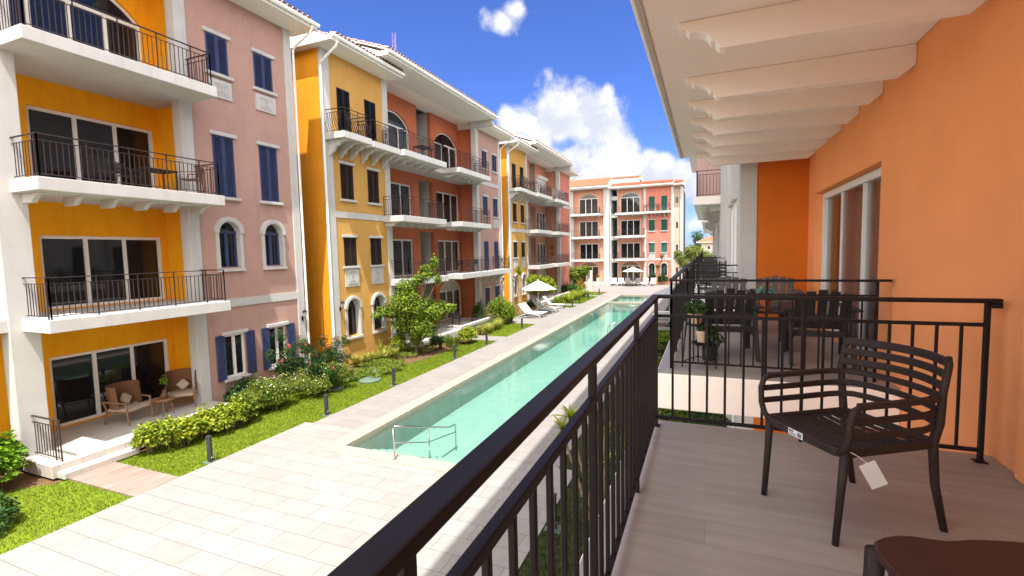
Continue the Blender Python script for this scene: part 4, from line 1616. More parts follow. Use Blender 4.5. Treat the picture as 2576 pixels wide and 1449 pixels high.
w_.box((PX0 - .05, 45.10, DZ + .2), (PX1 + .05, PY1 + .05, -.085))
wo_ = struct('pool_water', w_, 'pool_water')

LX = -10.785


def lawn_poly(name, polys, holes=()):
    mb = MB()
    for p in polys:
        n = len(mb.v)
        mb.v += [(x_, y_, -.03) for x_, y_ in p]
        mb.f.append(tuple(range(n, n + len(p))))
    return struct(name, mb, 'lawn_ground')


LAWNS = {
    'a': [(-15.6, 0.5), (-11.06, 0.5), (-11.06, 5.87), (-13.44, 5.87), (-13.52, 5.65), (-13.95, 5.25), (-14.4, 4.6), (-15.6, 4.0)],
    'b': [(-13.43, 6.81), (-11.06, 6.81), (-11.06, 10.5), (LX, 10.5), (LX, 24.04), (-12.4, 24.04), (-12.2, 19.5), (-13.2, 15.0), (-14.5, 12.0), (-13.43, 7.4)],
    'c': [(-12.2, 25.36), (LX, 25.36), (LX, 30.39), (-13.5, 30.39), (-13.41, 34.5), (-14.6, 34.5), (-14.6, 29.5)],
    'd': [(-12.2, 39.96), (LX, 39.96), (LX, 41.59), (-12.6, 41.59)],
    'e': [(-12.4, 42.91), (LX, 42.91), (LX, 50.49), (-13.0, 50.49)],
    'e2': [(-13.2, 51.51), (LX, 51.51), (-10.9, 53.9), (-13.4, 55.9)],
    'f': [(-2.67, 2.0), (.9, 2.0), (.9, 10.07), (-2.67, 10.07)],
    'g': [(-3.09, 10.09), (.0, 10.09), (.0, 29.8), (-3.09, 29.8)],
    'h': [(-3.09, 38.6), (.0, 38.6), (.0, 56), (-3.09, 56)],
    'i': [(-2.39, 56.1), (3, 56.1), (3, 66), (-2.39, 66)],
}
SHADE = ('f', 'g', 'h', 'i')  # lawns beside the own building, drawn with the shade-darkened colours
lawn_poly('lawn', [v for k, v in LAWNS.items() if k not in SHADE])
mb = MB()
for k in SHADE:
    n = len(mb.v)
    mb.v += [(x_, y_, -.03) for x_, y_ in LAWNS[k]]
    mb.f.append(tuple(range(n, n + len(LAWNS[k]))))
struct('shaded_lawn', mb, 'ground_painted_shade')


def in_poly(px, py, poly):
    c = np.zeros(len(px), bool)
    n = len(poly)
    j = n - 1
    for i in range(n):
        xi, yi = poly[i]
        xj, yj = poly[j]
        with np.errstate(divide='ignore', invalid='ignore'):
            t_ = (xj - xi) * (py - yi) / (yj - yi + 1e-12) + xi
        c ^= ((yi > py) != (yj > py)) & (px < t_)
        j = i
    return c


def blades(name, P, H, W, mat, parent=None, lean=.35, segs=2):
    """arching blades: P (n,3) roots, H heights, W widths"""
    n = len(P)
    ang = RNG.uniform(0, 2 * PI, n)
    le = RNG.uniform(.2, 1.0, n) * lean
    dx, dy = np.cos(ang), np.sin(ang)
    V = []
    for k in range(segs + 1):
        t_ = k / segs
        c = P + np.stack([dx * H * le * t_ ** 2, dy * H * le * t_ ** 2, H * t_ * (1 - .45 * le * t_)], 1)
        w = W * (1 - t_) ** .6 * .5 + .0006
        V += [c + np.stack([-dy * w, dx * w, 0 * w], 1), c + np.stack([dy * w, -dx * w, 0 * w], 1)]
    V = np.stack(V, 1)            # n, 2(segs+1), 3
    m_ = 2 * (segs + 1)
    base = np.arange(n) * m_
    F = []
    for k in range(segs):
        F.append(np.stack([base + 2 * k, base + 2 * k + 1, base + 2 * k + 3, base + 2 * k + 2], 1))
    return np_mesh(name, V.reshape(-1, 3), np.concatenate(F), mat, parent)


def grass(keys, n, h, w, name='grass', mat='grass_blade'):
    Ps = []
    for k, cnt in zip(keys, n):
        poly = LAWNS[k]
        xs = [p[0] for p in poly]
        ys = [p[1] for p in poly]
        px = RNG.uniform(min(xs), max(xs), cnt * 2)
        py = RNG.uniform(min(ys), max(ys), cnt * 2)
        ok = in_poly(px, py, poly)
        px, py = px[ok][:cnt], py[ok][:cnt]
        Ps.append(np.stack([px, py, np.full(len(px), -.03)], 1))
    P = np.concatenate(Ps)
    o = blades(name, P, RNG.uniform(.5, 1.3, len(P)) * h, RNG.uniform(.7, 1.3, len(P)) * w, mat, segs=1, lean=1.0)
    o['kind'] = 'stuff'
    return o


grass(['a', 'b'], [26000, 70000], .055, .012)
grass(['c', 'd', 'e', 'e2'], [9000, 2500, 7000, 2500], .07, .025)
grass(['f', 'g', 'h', 'i'], [26000, 26000, 6000, 3000], .08, .016, name='shaded_grass', mat='grass_painted_shade')

# ------------------------------------------------------------------ plants
def leaves(name, blobs, n, size, mat, parent, asp=.55, up=.55, shell=.35, flat_bottom=True, jit=0.0):
    """diamond leaves spread through ellipsoids (cx, cy, cz, rx, ry, rz), denser towards the outside"""
    blobs = np.array(blobs, float)
    vol = (blobs[:, 3] * blobs[:, 4] * blobs[:, 5]) ** (2 / 3)
    idx = RNG.choice(len(blobs), n, p=vol / vol.sum())
    B_ = blobs[idx]
    d = RNG.normal(size=(n, 3))
    d /= np.linalg.norm(d, axis=1, keepdims=True)
    if flat_bottom:
        d[:, 2] = np.where(d[:, 2] < -.35, -d[:, 2] * .6, d[:, 2])
    r = shell + (1 - shell) * RNG.uniform(0, 1, n) ** .45
    # uneven outline
    lump = 1 + .16 * np.sin(d[:, 0] * 5 + B_[:, 0] * 3) * np.cos(d[:, 1] * 6 + B_[:, 1]) + .10 * np.sin(d[:, 2] * 9 + B_[:, 1] * 7)
    C = B_[:, :3] + d * (r * lump)[:, None] * B_[:, 3:6]
    nr = d * (1 - up) + np.array([0, 0, up]) + RNG.normal(size=(n, 3)) * .45
    nr /= np.linalg.norm(nr, axis=1, keepdims=True)
    t_ = np.cross(nr, RNG.normal(size=(n, 3)))
    t_ /= np.linalg.norm(t_, axis=1, keepdims=True)
    s_ = np.cross(nr, t_)
    L = (size * RNG.uniform(.6, 1.35, n))[:, None]
    W = L * asp
    fold = nr * L * .12
    V = np.stack([C - t_ * L * .5, C + s_ * W * .5 + fold - t_ * L * .05, C + t_ * L * .5, C - s_ * W * .5 + fold - t_ * L * .05], 1)
    base = np.arange(n) * 4
    # a leaf is two triangles meeting on the midrib
    T = np.concatenate([np.stack([base, base + 1, base + 2], 1), np.stack([base, base + 2, base + 3], 1)])
    V = V.reshape(-1, 3)
    V[:, 2] = np.maximum(V[:, 2], .0)
    return np_mesh(name, V, T, mat, parent)


def stems(blobs, base, parent, n=7, r=.012, mat='bark'):
    mb = MB()
    for _ in range(n):
        b_ = random.choice(blobs)
        t_ = Vector((b_[0] + random.uniform(-.5, .5) * b_[3], b_[1] + random.uniform(-.5, .5) * b_[4], b_[2] + random.uniform(0, .6) * b_[5]))
        s0 = Vector((b_[0] + random.uniform(-.25, .25) * b_[3], b_[1] + random.uniform(-.25, .25) * b_[4], -.05)) if base is None else Vector(base)
        mid = s0.lerp(t_, .5) + Vector((random.uniform(-.05, .05), random.uniform(-.05, .05), .03))
        mb.tube([s0, mid, t_], [r, r * .8, r * .4], n=5)
    return mb.build('stem', mat, parent)


def flowers(name, blobs, n, size, mat, parent, top=True):
    V, F = [], []
    for _ in range(n):
        b_ = random.choice(blobs)
        th = random.uniform(0, 2 * PI)
        ph = random.uniform(.15, 1.35) if top else random.uniform(0, PI)
        c = Vector((b_[0] + b_[3] * math.sin(ph) * math.cos(th) * 1.04, b_[1] + b_[4] * math.sin(ph) * math.sin(th) * 1.04, b_[2] + b_[5] * math.cos(ph) * 1.06))
        nrm = Vector((math.sin(ph) * math.cos(th), math.sin(ph) * math.sin(th), math.cos(ph) + .3)).normalized()
        a = nrm.orthogonal().normalized()
        b2 = nrm.cross(a)
        s_ = size * random.uniform(.7, 1.2)
        for k in range(5):
            t0_ = 2 * PI * k / 5
            p = c + (a * math.cos(t0_) + b2 * math.sin(t0_)) * s_
            q = c + (a * math.cos(t0_ + .9) + b2 * math.sin(t0_ + .9)) * s_ * .75 + nrm * s_ * .2
            m0 = len(V)
            V += [tuple(c), tuple(p), tuple(q)]
            F.append((m0, m0 + 1, m0 + 2))
    return np_mesh(name, V, F, mat, parent)


def shrub(label, blobs, n, size, mat, asp=.55, up=.55, fl=None, name='shrub', group=None, cat='shrub', shell=.35, nstem=7):
    cx = sum(b_[0] for b_ in blobs) / len(blobs)
    cy = sum(b_[1] for b_ in blobs) / len(blobs)
    T = thing(name, label, cat, (cx, cy, 0), group)
    leaves('foliage', blobs, n, size, mat, T, asp=asp, up=up, shell=shell)
    stems(blobs, None, T, n=nstem)
    if fl:
        for (m_, cnt, sz) in fl:
            flowers('blossoms', blobs, cnt, sz, m_, T)
    return T


def rand_blobs(x0, x1, y0, y1, r, h, n):
    out = []
    for _ in range(n):
        rr = r * random.uniform(.75, 1.2)
        hh = h * random.uniform(.8, 1.12)
        out.append((random.uniform(x0, x1), random.uniform(y0, y1), hh * .45, rr, rr, hh * .55))
    return out


def strap_plant(label, spots, n, h, w, mat, name='strap_leaved_plant', group=None, cat='plant', lean=.95):
    """rosettes of arching strap leaves; spots = list of (x, y)"""
    cx = sum(s_[0] for s_ in spots) / len(spots)
    cy = sum(s_[1] for s_ in spots) / len(spots)
    T = thing(name, label, cat, (cx, cy, 0), group)
    P = np.array([spots[i % len(spots)] for i in range(n)], float)
    P = np.concatenate([P + RNG.normal(size=P.shape) * .04, np.full((n, 1), .0)], 1)
    blades('foliage', P, RNG.uniform(.55, 1.1, n) * h, RNG.uniform(.7, 1.2, n) * w, mat, T, lean=lean, segs=4)
    return T


# bush at the left edge, broad bright leaves
shrub('broad-leaved bright green bush beside the terrace railing at the left edge', rand_blobs(-15.1, -13.95, 3.7, 5.45, .46, 1.15, 13), 8600, .125, 'leaf_broad', asp=.75, up=.6)
shrub('low dark bush on the lawn in the bottom left corner', [(-12.35, 4.28, .20, .40, .34, .40), (-12.0, 4.02, .14, .30, .28, .28), (-12.75, 4.1, .22, .42, .4, .42), (-12.9, 3.6, .2, .4, .4, .4)], 2600, .08, 'leaf_dark', asp=.6)
# clipped hedge row along the first terrace
rows = [(-13.15, 7.55), (-13.02, 8.15), (-12.9, 8.8), (-12.85, 9.4), (-12.9, 10.0)]
hl = ['first bush of the yellow-green hedge, right beside the terrace steps', 'second bush of the yellow-green hedge along the first terrace',
      'third bush of the yellow-green hedge along the first terrace', 'fourth bush of the yellow-green hedge along the first terrace',
      'last yellow-green bush of the hedge, touching the white-flowered bush']
for (x, y), l in zip(rows, hl):
    shrub(l, rand_blobs(x - .22, x + .25, y - .22, y + .25, .34, .78, 5), 2600, .085, 'leaf_hedge' if y > 9.6 else 'leaf_yellow', asp=.7, up=.6, group='hedge bushes along the first terrace')
shrub('dense bush dotted with white flowers between hedge and oleander', rand_blobs(-13.5, -12.75, 10.5, 11.7, .42, 1.0, 10), 9500, .075, 'leaf_hedge', asp=.38, up=.5, fl=[('petal_white', 90, .022)])
shrub('dark flowering shrub against the pink wall left of the open shutters', rand_blobs(-14.6, -14.1, 10.6, 11.9, .34, .95, 6), 3600, .085, 'leaf_dark', asp=.35, up=.4, fl=[('petal_white', 26, .02)])
shrub('white-flowered shrub at the foot of the pink oleander', rand_blobs(-13.3, -12.4, 12.2, 13.8, .42, .95, 8), 7000, .08, 'leaf_hedge', asp=.36, up=.5, fl=[('petal_white', 60, .022)])
# oleanders
def oleander(label, x, y, H, n=9, seed=1):
    random.seed(seed)
    T = thing('oleander', label, 'shrub', (x, y, 0), 'pink flowering oleanders')
    mb = MB()
    tips = []
    for k in range(n):
        a = 2 * PI * k / n + random.uniform(-.3, .3)
        ln = random.uniform(.3, .75)
        hh = H * random.uniform(.55, 1.0)
        tip = (x + ln * math.cos(a), y + ln * math.sin(a), hh)
        mb.tube([(x, y, -.04), (x + ln * .35 * math.cos(a), y + ln * .35 * math.sin(a), hh * .5), tip], [.022, .016, .007], n=5)
        tips.append(tip)
    mb.build('stem', 'bark', T)
    bl = [(tx, ty, tz - .12, .20, .20, .26) for tx, ty, tz in tips] + [((x + tx) / 2, (y + ty) / 2, tz * .6, .24, .24, .28) for tx, ty, tz in tips]
    leaves('foliage', bl, 2600, .15, 'leaf_dark', T, asp=.17, up=.25, shell=.1, flat_bottom=False)
    fb = [(tx, ty, tz + .02, .06, .06, .04) for tx, ty, tz in tips[:: 1 if seed == 1 else 2]]
    flowers('blossoms', fb, 46, .04, 'petal_pink', T, top=False)
    return T
oleander('taller pink oleander in front of the open blue shutters', -13.95, 12.75, 2.25, 10, 1)
oleander('pink oleander between the first two buildings, right of the taller one', -13.6, 14.2, 1.95, 9, 2)
oleander('lowest oleander with a pink cluster hanging over the lawn bed', -12.9, 13.2, 1.25, 6, 3)
random.seed(9)
shrub('thin dry reddish shrub by the drain foot between the first two buildings', [(-14.6, 15.3, .7, .25, .25, .6)], 380, .06, 'leaf_red', asp=.3, shell=.1)
# ground cover bed in front of the mustard corner
bedb = [(-12.2 - random.uniform(0, 1.5), 14.2 + random.uniform(0, 3.2), .10, .30, .30, .17) for _ in range(26)]
bedb += [(-12.9 - random.uniform(0, 1.6), 16.5 + random.uniform(0, 7), .07, .35, .35, .13) for _ in range(34)]
o = leaves('ground_cover', bedb, 15000, .07, 'leaf_hedge', None, asp=.55)
o['kind'] = 'stuff'
# spiky plants at the mustard wing
sp = [(-14.45, 16.7), (-14.2, 17.1), (-14.3, 17.6), (-13.9, 17.9), (-14.2, 18.3), (-13.8, 18.6), (-14.4, 18.9)]
for k, ((x, y), l) in enumerate(zip(sp, ['first striped spiky plant at the mustard wing corner', 'second striped spiky plant along the mustard wall', 'striped spiky plant below the first pointed window',
                                      'striped spiky plant out on the bed edge', 'striped spiky plant midway below the mustard wall', 'striped spiky plant nearest the small tree bed', 'striped spiky plant below the second pointed window'])):
    strap_plant(l, [(x, y)], 120, .62, .055, 'leaf_striped', group='striped spiky plants below the mustard wall')
strap_plant('tall single sprout with upright leaves below the mustard wall', [(-14.1, 18.05)], 14, 1.25, .07, 'leaf_yellow', lean=.4)
shrub('yellow-green bush right of the second pointed window', rand_blobs(-14.4, -14.0, 19.2, 20.0, .35, 1.1, 5), 2400, .085, 'leaf_yellow', asp=.5)
# the small tree
def tree(label, x, y, H, crown, n, size, mat, trunk_r=.06, name='tree', group=None, limbs=7, asp=.5, shell=.15, lean=(0, 0)):
    T = thing(name, label, 'tree', (x, y, 0), group)
    mb = MB()
    fork = Vector((x + lean[0] * .4, y + lean[1] * .4, H * .30))
    mb.tube([(x, y, -.06), (x + lean[0] * .15, y + lean[1] * .15, H * .15), fork], [trunk_r, trunk_r * .85, trunk_r * .7], n=8)
    for k in range(limbs):
        b_ = crown[k % len(crown)]
        t_ = Vector((b_[0], b_[1], b_[2] + b_[5] * .2))
        mid = fork.lerp(t_, .5) + Vector((random.uniform(-.12, .12), random.uniform(-.12, .12), .08))
        mb.tube([fork, mid, t_], [trunk_r * .6, trunk_r * .4, trunk_r * .15], n=6)
    mb.build('trunk', 'bark', T)
    leaves('crown', crown, n, size, mat, T, asp=asp, up=.45, shell=shell, flat_bottom=False)
    return T
random.seed(4)
cr = [(-13.6, 19.4, 2.6, .75, .75, .55), (-13.0, 19.9, 2.2, .7, .7, .6), (-14.4, 19.2, 2.15, .55, .5, .28), (-15.0, 18.9, 2.0, .35, .35, .18), (-12.3, 20.0, 2.2, .55, .5, .45),
      (-13.9, 19.6, 1.6, .6, .6, .5), (-12.9, 19.8, 1.4, .65, .65, .55), (-13.6, 19.6, 3.3, .5, .5, .4), (-13.0, 19.7, 3.65, .28, .28, .25), (-12.4, 19.6, 3.95, .35, .35, .22), (-11.95, 19.5, 4.5, .2, .2, .32), (-12.55, 19.6, 4.25, .22, .22, .14), (-11.8, 19.6, 3.7, .16, .16, .25),
      (-11.6, 20.2, 2.3, .3, .3, .2), (-13.3, 19.8, .8, .35, .35, .4)]
t_ = tree('small leafy tree with long sprigs in front of the salmon balconies', -13.25, 19.7, 4.8, [c_[:3] + (c_[3] * 1.2, c_[4] * 1.2, c_[5] * 1.18) for c_ in cr], 15000, .12, 'leaf_tree', limbs=14, shell=.1)
flowers('blossoms', cr, 60, .03, 'petal_white', t_, top=False)
shrub('dark undergrowth around the trunk of the small tree', rand_blobs(-13.7, -12.8, 20.6, 21.6, .3, .8, 5), 1800, .08, 'leaf_dark')
strap_plant('dark grassy clump right of the small tree', [(-12.9, 21.4), (-12.6, 21.9), (-12.9, 22.2), (-12.4, 22.3), (-12.3, 21.6)], 420, .75, .03, 'leaf_hedge', lean=.6)
shrub('round yellow-green bush before the stone crossing', rand_blobs(-12.4, -11.9, 22.6, 23.4, .4, .85, 5), 3200, .10, 'leaf_yellow', asp=.6)
random.seed(21)
for k in range(16):
    y = 25.7 + k * .36
    x = -12.5 + random.uniform(-.35, .35) - k * .03
    strap_plant('%s striped clump of the row, counted from the stone crossing towards the loungers' % ['first', 'second', 'third', 'fourth', 'fifth', 'sixth', 'seventh', 'eighth', 'ninth', 'tenth', 'eleventh', 'twelfth', 'thirteenth', 'fourteenth', 'fifteenth', 'sixteenth'][k],
                [(x, y)], 90, .68, .06, 'leaf_striped', group='striped clumps beyond the stone crossing')
shrub('big bright bush left of the sun loungers', rand_blobs(-13.6, -12.7, 29.6, 30.9, .55, 1.85, 6), 5200, .12, 'leaf_tree', asp=.6)
shrub('dark red-leaved shrub at the wall behind the bright bush', rand_blobs(-14.6, -14.2, 28.8, 29.6, .35, 1.9, 4), 1800, .11, 'leaf_dark', asp=.4)
# palm stump trunk and tree behind the umbrella
random.seed(5)
T = thing('palm_tree', 'rough brown palm trunk left of the white umbrella', 'palm', (-13.55, 34.6, 0))
mb = MB()
pts = [(-13.55 + .05 * math.sin(k), 34.6, -.05 + k * .32) for k in range(11)]
mb.tube(pts, [.19 - .006 * k + .015 * (k % 2) for k in range(11)], n=10)
mb.build('trunk', 'palm_bark', T)
for k in range(7):
    a = k * .9
    P = np.array([[-13.55, 34.6, 3.2]])
blades('frond', np.repeat(np.array([[-13.55, 34.6, 3.1]]), 46, 0) + RNG.normal(size=(46, 3)) * .04, RNG.uniform(.5, 1.1, 46), np.full(46, .09), 'leaf_yellow', T, lean=1.1, segs=4)
tree('round-topped tree behind the white umbrella', -12.8, 37.2, 3.4, [(-13.2, 37, 2.5, .8, .7, .55), (-12.3, 37.3, 2.35, .8, .7, .55), (-12.8, 37.4, 1.9, .9, .8, .5), (-13.5, 37.1, 1.8, .5, .5, .5), (-11.9, 37.6, 1.9, .45, .45, .5)], 5200, .13, 'leaf_yellow', asp=.6)
shrub('dark red plant in the shade under the white umbrella', rand_blobs(-13.4, -12.9, 36.0, 37.0, .4, 1.1, 4), 1500, .12, 'leaf_dark', asp=.35)
# far beds on the left
random.seed(31)
shrub('green bush beside the last lounger on the left', rand_blobs(-12.9, -11.9, 40.6, 41.4, .45, .8, 6), 2600, .12, 'leaf_tree')
for k, l in enumerate(['nearest pale green clump of the far bed', 'second pale green clump of the far bed', 'third pale green clump of the far bed', 'fourth pale green clump of the far bed', 'fifth pale green clump, behind the far bollards', 'sixth pale green clump, before the stone pillar', 'seventh pale green clump, right of the pillar bush']):
    y = 43.6 + k * 1.2
    sp_ = [(-12.6 + random.uniform(-.9, .8), y + random.uniform(-.5, .5)) for _ in range(6)]
    strap_plant(l, sp_, 260, .9, .07, 'leaf_striped' if k % 2 else 'leaf_yellow', group='pale clumps of the far bed')
shrub('dark shrub at the coral wing foot', rand_blobs(-14.6, -13.8, 50.4, 52.5, .6, 1.3, 5), 2400, .14, 'leaf_dark')
shrub('orange-tipped bush left of the stone pillar', rand_blobs(-13.7, -13.3, 53.8, 54.6, .45, 1.5, 4), 1600, .14, 'leaf_red')
shrub('mid green shrub before the orange-tipped bush', rand_blobs(-14.2, -13.2, 51.6, 53.2, .5, 1.1, 5), 2200, .14, 'leaf_tree')
tree('leafy tree before the peach block, left of the stone pillar', -14.4, 55.2, 3.6, [(-14.6, 55, 2.2, .9, .8, .8), (-13.6, 55.2, 2.5, .8, .7, .6), (-14.2, 55.2, 1.3, .8, .7, .6), (-15.3, 55, 3.0, .5, .4, .3), (-13.1, 55.2, 2.9, .4, .4, .25)], 4600, .17, 'leaf_tree', asp=.6)
# shaded planting by the own building
random.seed(77)
shrub('dark shaded bush below the gap between the two balconies', rand_blobs(-1.9, -.9, 7.6, 9.4, .5, 1.0, 7), 4200, .10, 'leaf_dark')
shrub('shaded bush with mixed leaves under the neighbouring balcony corner', rand_blobs(-1.6, -.8, 10.0, 12.4, .5, 1.1, 7), 4200, .10, 'leaf_hedge')
shrub('low shaded ground bush beside the lower wall', rand_blobs(-.6, .3, 11.5, 14.5, .6, .9, 7), 3600, .11, 'leaf_dark')
shrub('bushy shaded plants behind the railing corner', rand_blobs(-1.9, -.9, 14.5, 18.5, .6, 1.2, 8), 4200, .12, 'leaf_hedge')
shrub('leafy shrub with pale spots beside the far right path', rand_blobs(-3.0, -2.6, 17.6, 19.6, .25, .9, 5), 1500, .10, 'leaf_teal', asp=.4, fl=[('petal_white', 40, .03)])
shrub('green shrub on the right lawn before the loungers', rand_blobs(-2.6, -1.7, 22, 25, .5, 1.0, 6), 2600, .13, 'leaf_tree')
shrub('shrubs in the shade near the right hand loungers', rand_blobs(-1.0, -.4, 24, 32, .6, 1.3, 10), 4000, .14, 'leaf_tree')
# frangipani-like rosette plant rising beside the railing
T = thing('rosette_plant', 'stemmed plant with two star-shaped leaf rosettes rising beside the near railing', 'plant', (-1.95, 7.2, 0))
mb = MB()
RP = [(-2.05, 7.42, 2.12, .36), (-2.22, 7.52, 1.86, .30), (-1.6, 7.9, 1.75, .3), (-1.45, 7.2, 1.55, .3)]
for x, y, z, s_ in RP:
    mb.tube([(-1.6, 7.5, -.05), ((x - 1.6) / 2, (y + 7.5) / 2, z * .5), (x, y, z)], [.03, .025, .015], n=6)
mb.build('stem', 'bark', T)
P = np.repeat(np.array([[x, y, z] for x, y, z, _ in RP]), 26, 0)
blades('foliage', P, RNG.uniform(.22, .38, len(P)), np.full(len(P), .075), 'leaf_yellow', T, lean=1.6, segs=4)

# ------------------------------------------------------------------ bollards
def make_bollard():
    T = thing('path_light', 'x', 'path light', (0, 0, 0), 'path lights beside the pool deck')
    mb = MB()
    mb.box((-.055, -.04, 0), (.055, .04, .58))
    mb.build('post', 'bollard_grey', T, bevel=.008)
    mb = MB()
    mb.box((-.06, -.045, .5805), (.06, .045, .64))
    mb.build('cap', 'bollard_grey', T, bevel=.01)
    mb = MB()
    mb.box((.0553, -.012, .09), (.058, .012, .125))
    mb.build('sticker', 'sticker_white', T)
    mb = MB()
    mb.box((-.15, -.12, -.028), (.15, .12, -.004))
    mb.build('base_plate', 'green_plate', T)
    return T
proto = make_bollard()
BOL = [(-11.17, 7.62, 'nearest path light, before the hedge beside the stone deck'), (-10.93, 11.22, 'second path light from the near end, at the lawn corner'),
       (-10.93, 14.67, 'third path light, next to the round manhole covers'), (-10.93, 19.41, 'fourth path light, right of the small tree shadow'),
       (-10.93, 22.9, 'fifth path light, just before the stone crossing'), (-11.05, 28.5, 'path light just before the left sun loungers'),
       (-11.05, 41.0, 'path light just after the left sun loungers'), (-11.1, 43.6, 'second path light after the left sun loungers'),
       (-11.1, 47.4, 'path light before the far pale plant bed'), (-11.1, 52.6, 'farthest path light, near the small basin'),
       (-2.50, 7.79, 'shaded path light seen through the near railing'), (-2.9, 41.5, 'path light on the right lawn past the umbrella')]
for k, (x, y, l) in enumerate(BOL):
    if k == 0:
        proto.location = (x, y, 0)
        proto['label'] = l
    else:
        dup(proto, (x, y, 0), 0, l)
# manhole covers
for (x, y, rx, ry, l) in ((-13.2, 16.05, .42, .4, 'round pale green manhole cover near the mustard corner'), (-12.3, 15.0, .42, .45, 'larger green manhole cover beside the third path light'),
                          (-12.8, 13.6, .32, .3, 'small green manhole cover half hidden by ground cover'), (-13.35, 3.35, .4, .4, 'green manhole cover cut by the bottom left edge'),
                          (-3.8, 66.6, 1.1, .5, 'long green cover on the far right lawn')):
    T = MB()
    T.lathe([(1, -.02), (1, .03), (.9, .055), (.02, .06)], c=(x, y, 0), n=20, sx=rx, sy=ry)
    o = T.build('manhole_cover', 'green_plate', None, smooth=False)
    tag(o, l, 'manhole cover', 'green manhole covers')

# ------------------------------------------------------------------ pool rails
T = thing('pool_handrail', 'stainless steel stair handrail at the near end of the pool', 'handrail', (-6.87, 9.12, 0))
mb = MB()
mb.tube([(-6.87, 9.14, .03), (-6.87, 9.12, .80), (-6.87, 9.16, .86), (-6.87, 10.56, .33), (-6.87, 11.55, -.03), (-6.87, 11.75, -.10), (-6.87, 12.05, -.12), (-6.87, 12.09, -.16), (-6.87, 12.08, -1.3)], .021, n=10)
mb.build('top_rail', 'steel', T, smooth=True)
mb = MB()
mb.tube([(-6.87, 9.13, .45), (-6.87, 10.60, -.10), (-6.87, 12.08, -.36)], .016, n=8)
mb.build('lower_rail', 'steel', T, smooth=True)
mb = MB()
mb.tube([(-6.87, 10.62, .31), (-6.87, 10.66, -.60)], .019, n=8)
mb.build('post', 'steel', T, smooth=True)
mb = MB()
mb.lathe([(.05, .031), (.05, .045), (.03, .055)], c=(-6.87, 9.14, 0), n=14)
mb.build('foot_flange', 'steel', T)
T = thing('pool_ladder', 'curved chrome ladder handles on the right pool edge', 'ladder', (-4.95, 28, 0))
for y in (27.3, 27.85):
    mb = MB()
    mb.tube([(-5.35, y, -.8), (-5.33, y, .0), (-5.28, y, .45), (-5.15, y, .66), (-4.98, y, .68), (-4.86, y, .55), (-4.83, y, .03)], .022, n=8)
    mb.build('handle', 'steel', T, smooth=True)
mb = MB()
for z in (-.25, -.5, -.75):
    mb.tube([(-5.34, 27.3, z), (-5.34, 27.85, z)], .02, n=6)
mb.build('rung', 'steel', T)

# ------------------------------------------------------------------ sun loungers
def make_lounger(mat='lounger_white', bed='canopy', back=.62, name='sun_lounger'):
    """length along +x (feet at +x), head at -x"""
    T = thing(name, 'x', 'sun lounger', (0, 0, 0), 'sun loungers round the pool')
    mb = MB()
    for y in (-.30, .30):
        mb.tube([(-.25, y, .33), (.3, y, .30), (.95, y, .31), (1.0, y, .30)], .024, n=6)
        mb.tube([(-.80, y, .0), (-.62, y, .16), (-.3, y, .30), (.1, y, .33)], .022, n=6)
        mb.tube([(.98, y, .0), (.86, y, .17), (.55, y, .27), (.2, y, .31)], .022, n=6)
        mb.tube([(-.78, y, .03), (-.2, y, .10), (.4, y, .10), (.95, y, .03)], .015, n=6)
    mb.tube([(-.78, -.3, .03), (-.78, .3, .03)], .018, n=6)
    mb.tube([(.96, -.3, .03), (.96, .3, .03)], .018, n=6)
    mb.build('frame', mat, T, smooth=True)
    mb = MB()
    prof = [(-.22, .345), (1.0, .325), (1.04, .34), (1.04, .365), (-.22, .385)]
    mb.prism(prof, lambda a, b_, e: (a, e, b_), -.33, .33)
    mb.build('seat', bed, T, bevel=.012)
    mb = MB()
    mb.prism([(-.235, .35), (-.235, .39), (-.75, .39 + back), (-.83, .40 + back), (-.84, .355 + back), (-.79, .335 + back)], lambda a, b_, e: (a, e, b_), -.33, .33)
    mb.build('backrest', bed, T, bevel=.012)
    mb = MB()
    for y in (-.28, .28):
        mb.tube([(-.55, y, .30 + back * .55), (-.30, y, .10)], .013, n=5)
    mb.build('back_strut', mat, T)
    return T


L0 = make_lounger()
LS = [(-12.25, 33.25, 0, 'first white lounger of the left row, nearest the camera'), (-12.2, 33.95, 0, 'second white lounger of the left row'),
      (-12.2, 36.2, 0, 'white lounger just right of the white umbrella pole'), (-12.15, 36.95, 0, 'fourth white lounger of the left row, behind the umbrella pole'),
      (-12.3, 39.2, 0, 'last white lounger of the left row, next to the lawn')]
for k, (x, y, rz, l) in enumerate(LS):
    if k == 0:
        L0.location = (x, y, 0)
        L0['label'] = l
    else:
        dup(L0, (x, y, 0), rz, l)
FLs = [(-11.9, -90, 'white lounger farthest left in the far row facing the pool'), (-10.95, -90, 'second white lounger from the left in the far row'),
       (-7.65, -90, 'white lounger right of the two grey ones in the far row'), (-6.65, -90, 'white lounger at the right end of the far row')]
for x, rz, l in FLs:
    dup(L0, (x, 65.7, 0), R(rz), l)
L1 = make_lounger('lounger_mesh', 'lounger_mesh')
L1.location = (-10.05, 65.7, 0)
L1.rotation_euler = (0, 0, R(-90))
L1['label'] = 'grey lounger left of the far umbrella pole'
dup(L1, (-8.7, 65.7, 0), R(-90), 'grey lounger right of the far umbrella pole')
dup(L0, (-2.5, 34.4, 0), R(180), 'white lounger on the right deck, the nearer one behind the railing')
dup(L0, (-2.5, 35.9, 0), R(180), 'white lounger on the right deck, the farther one behind the railing')


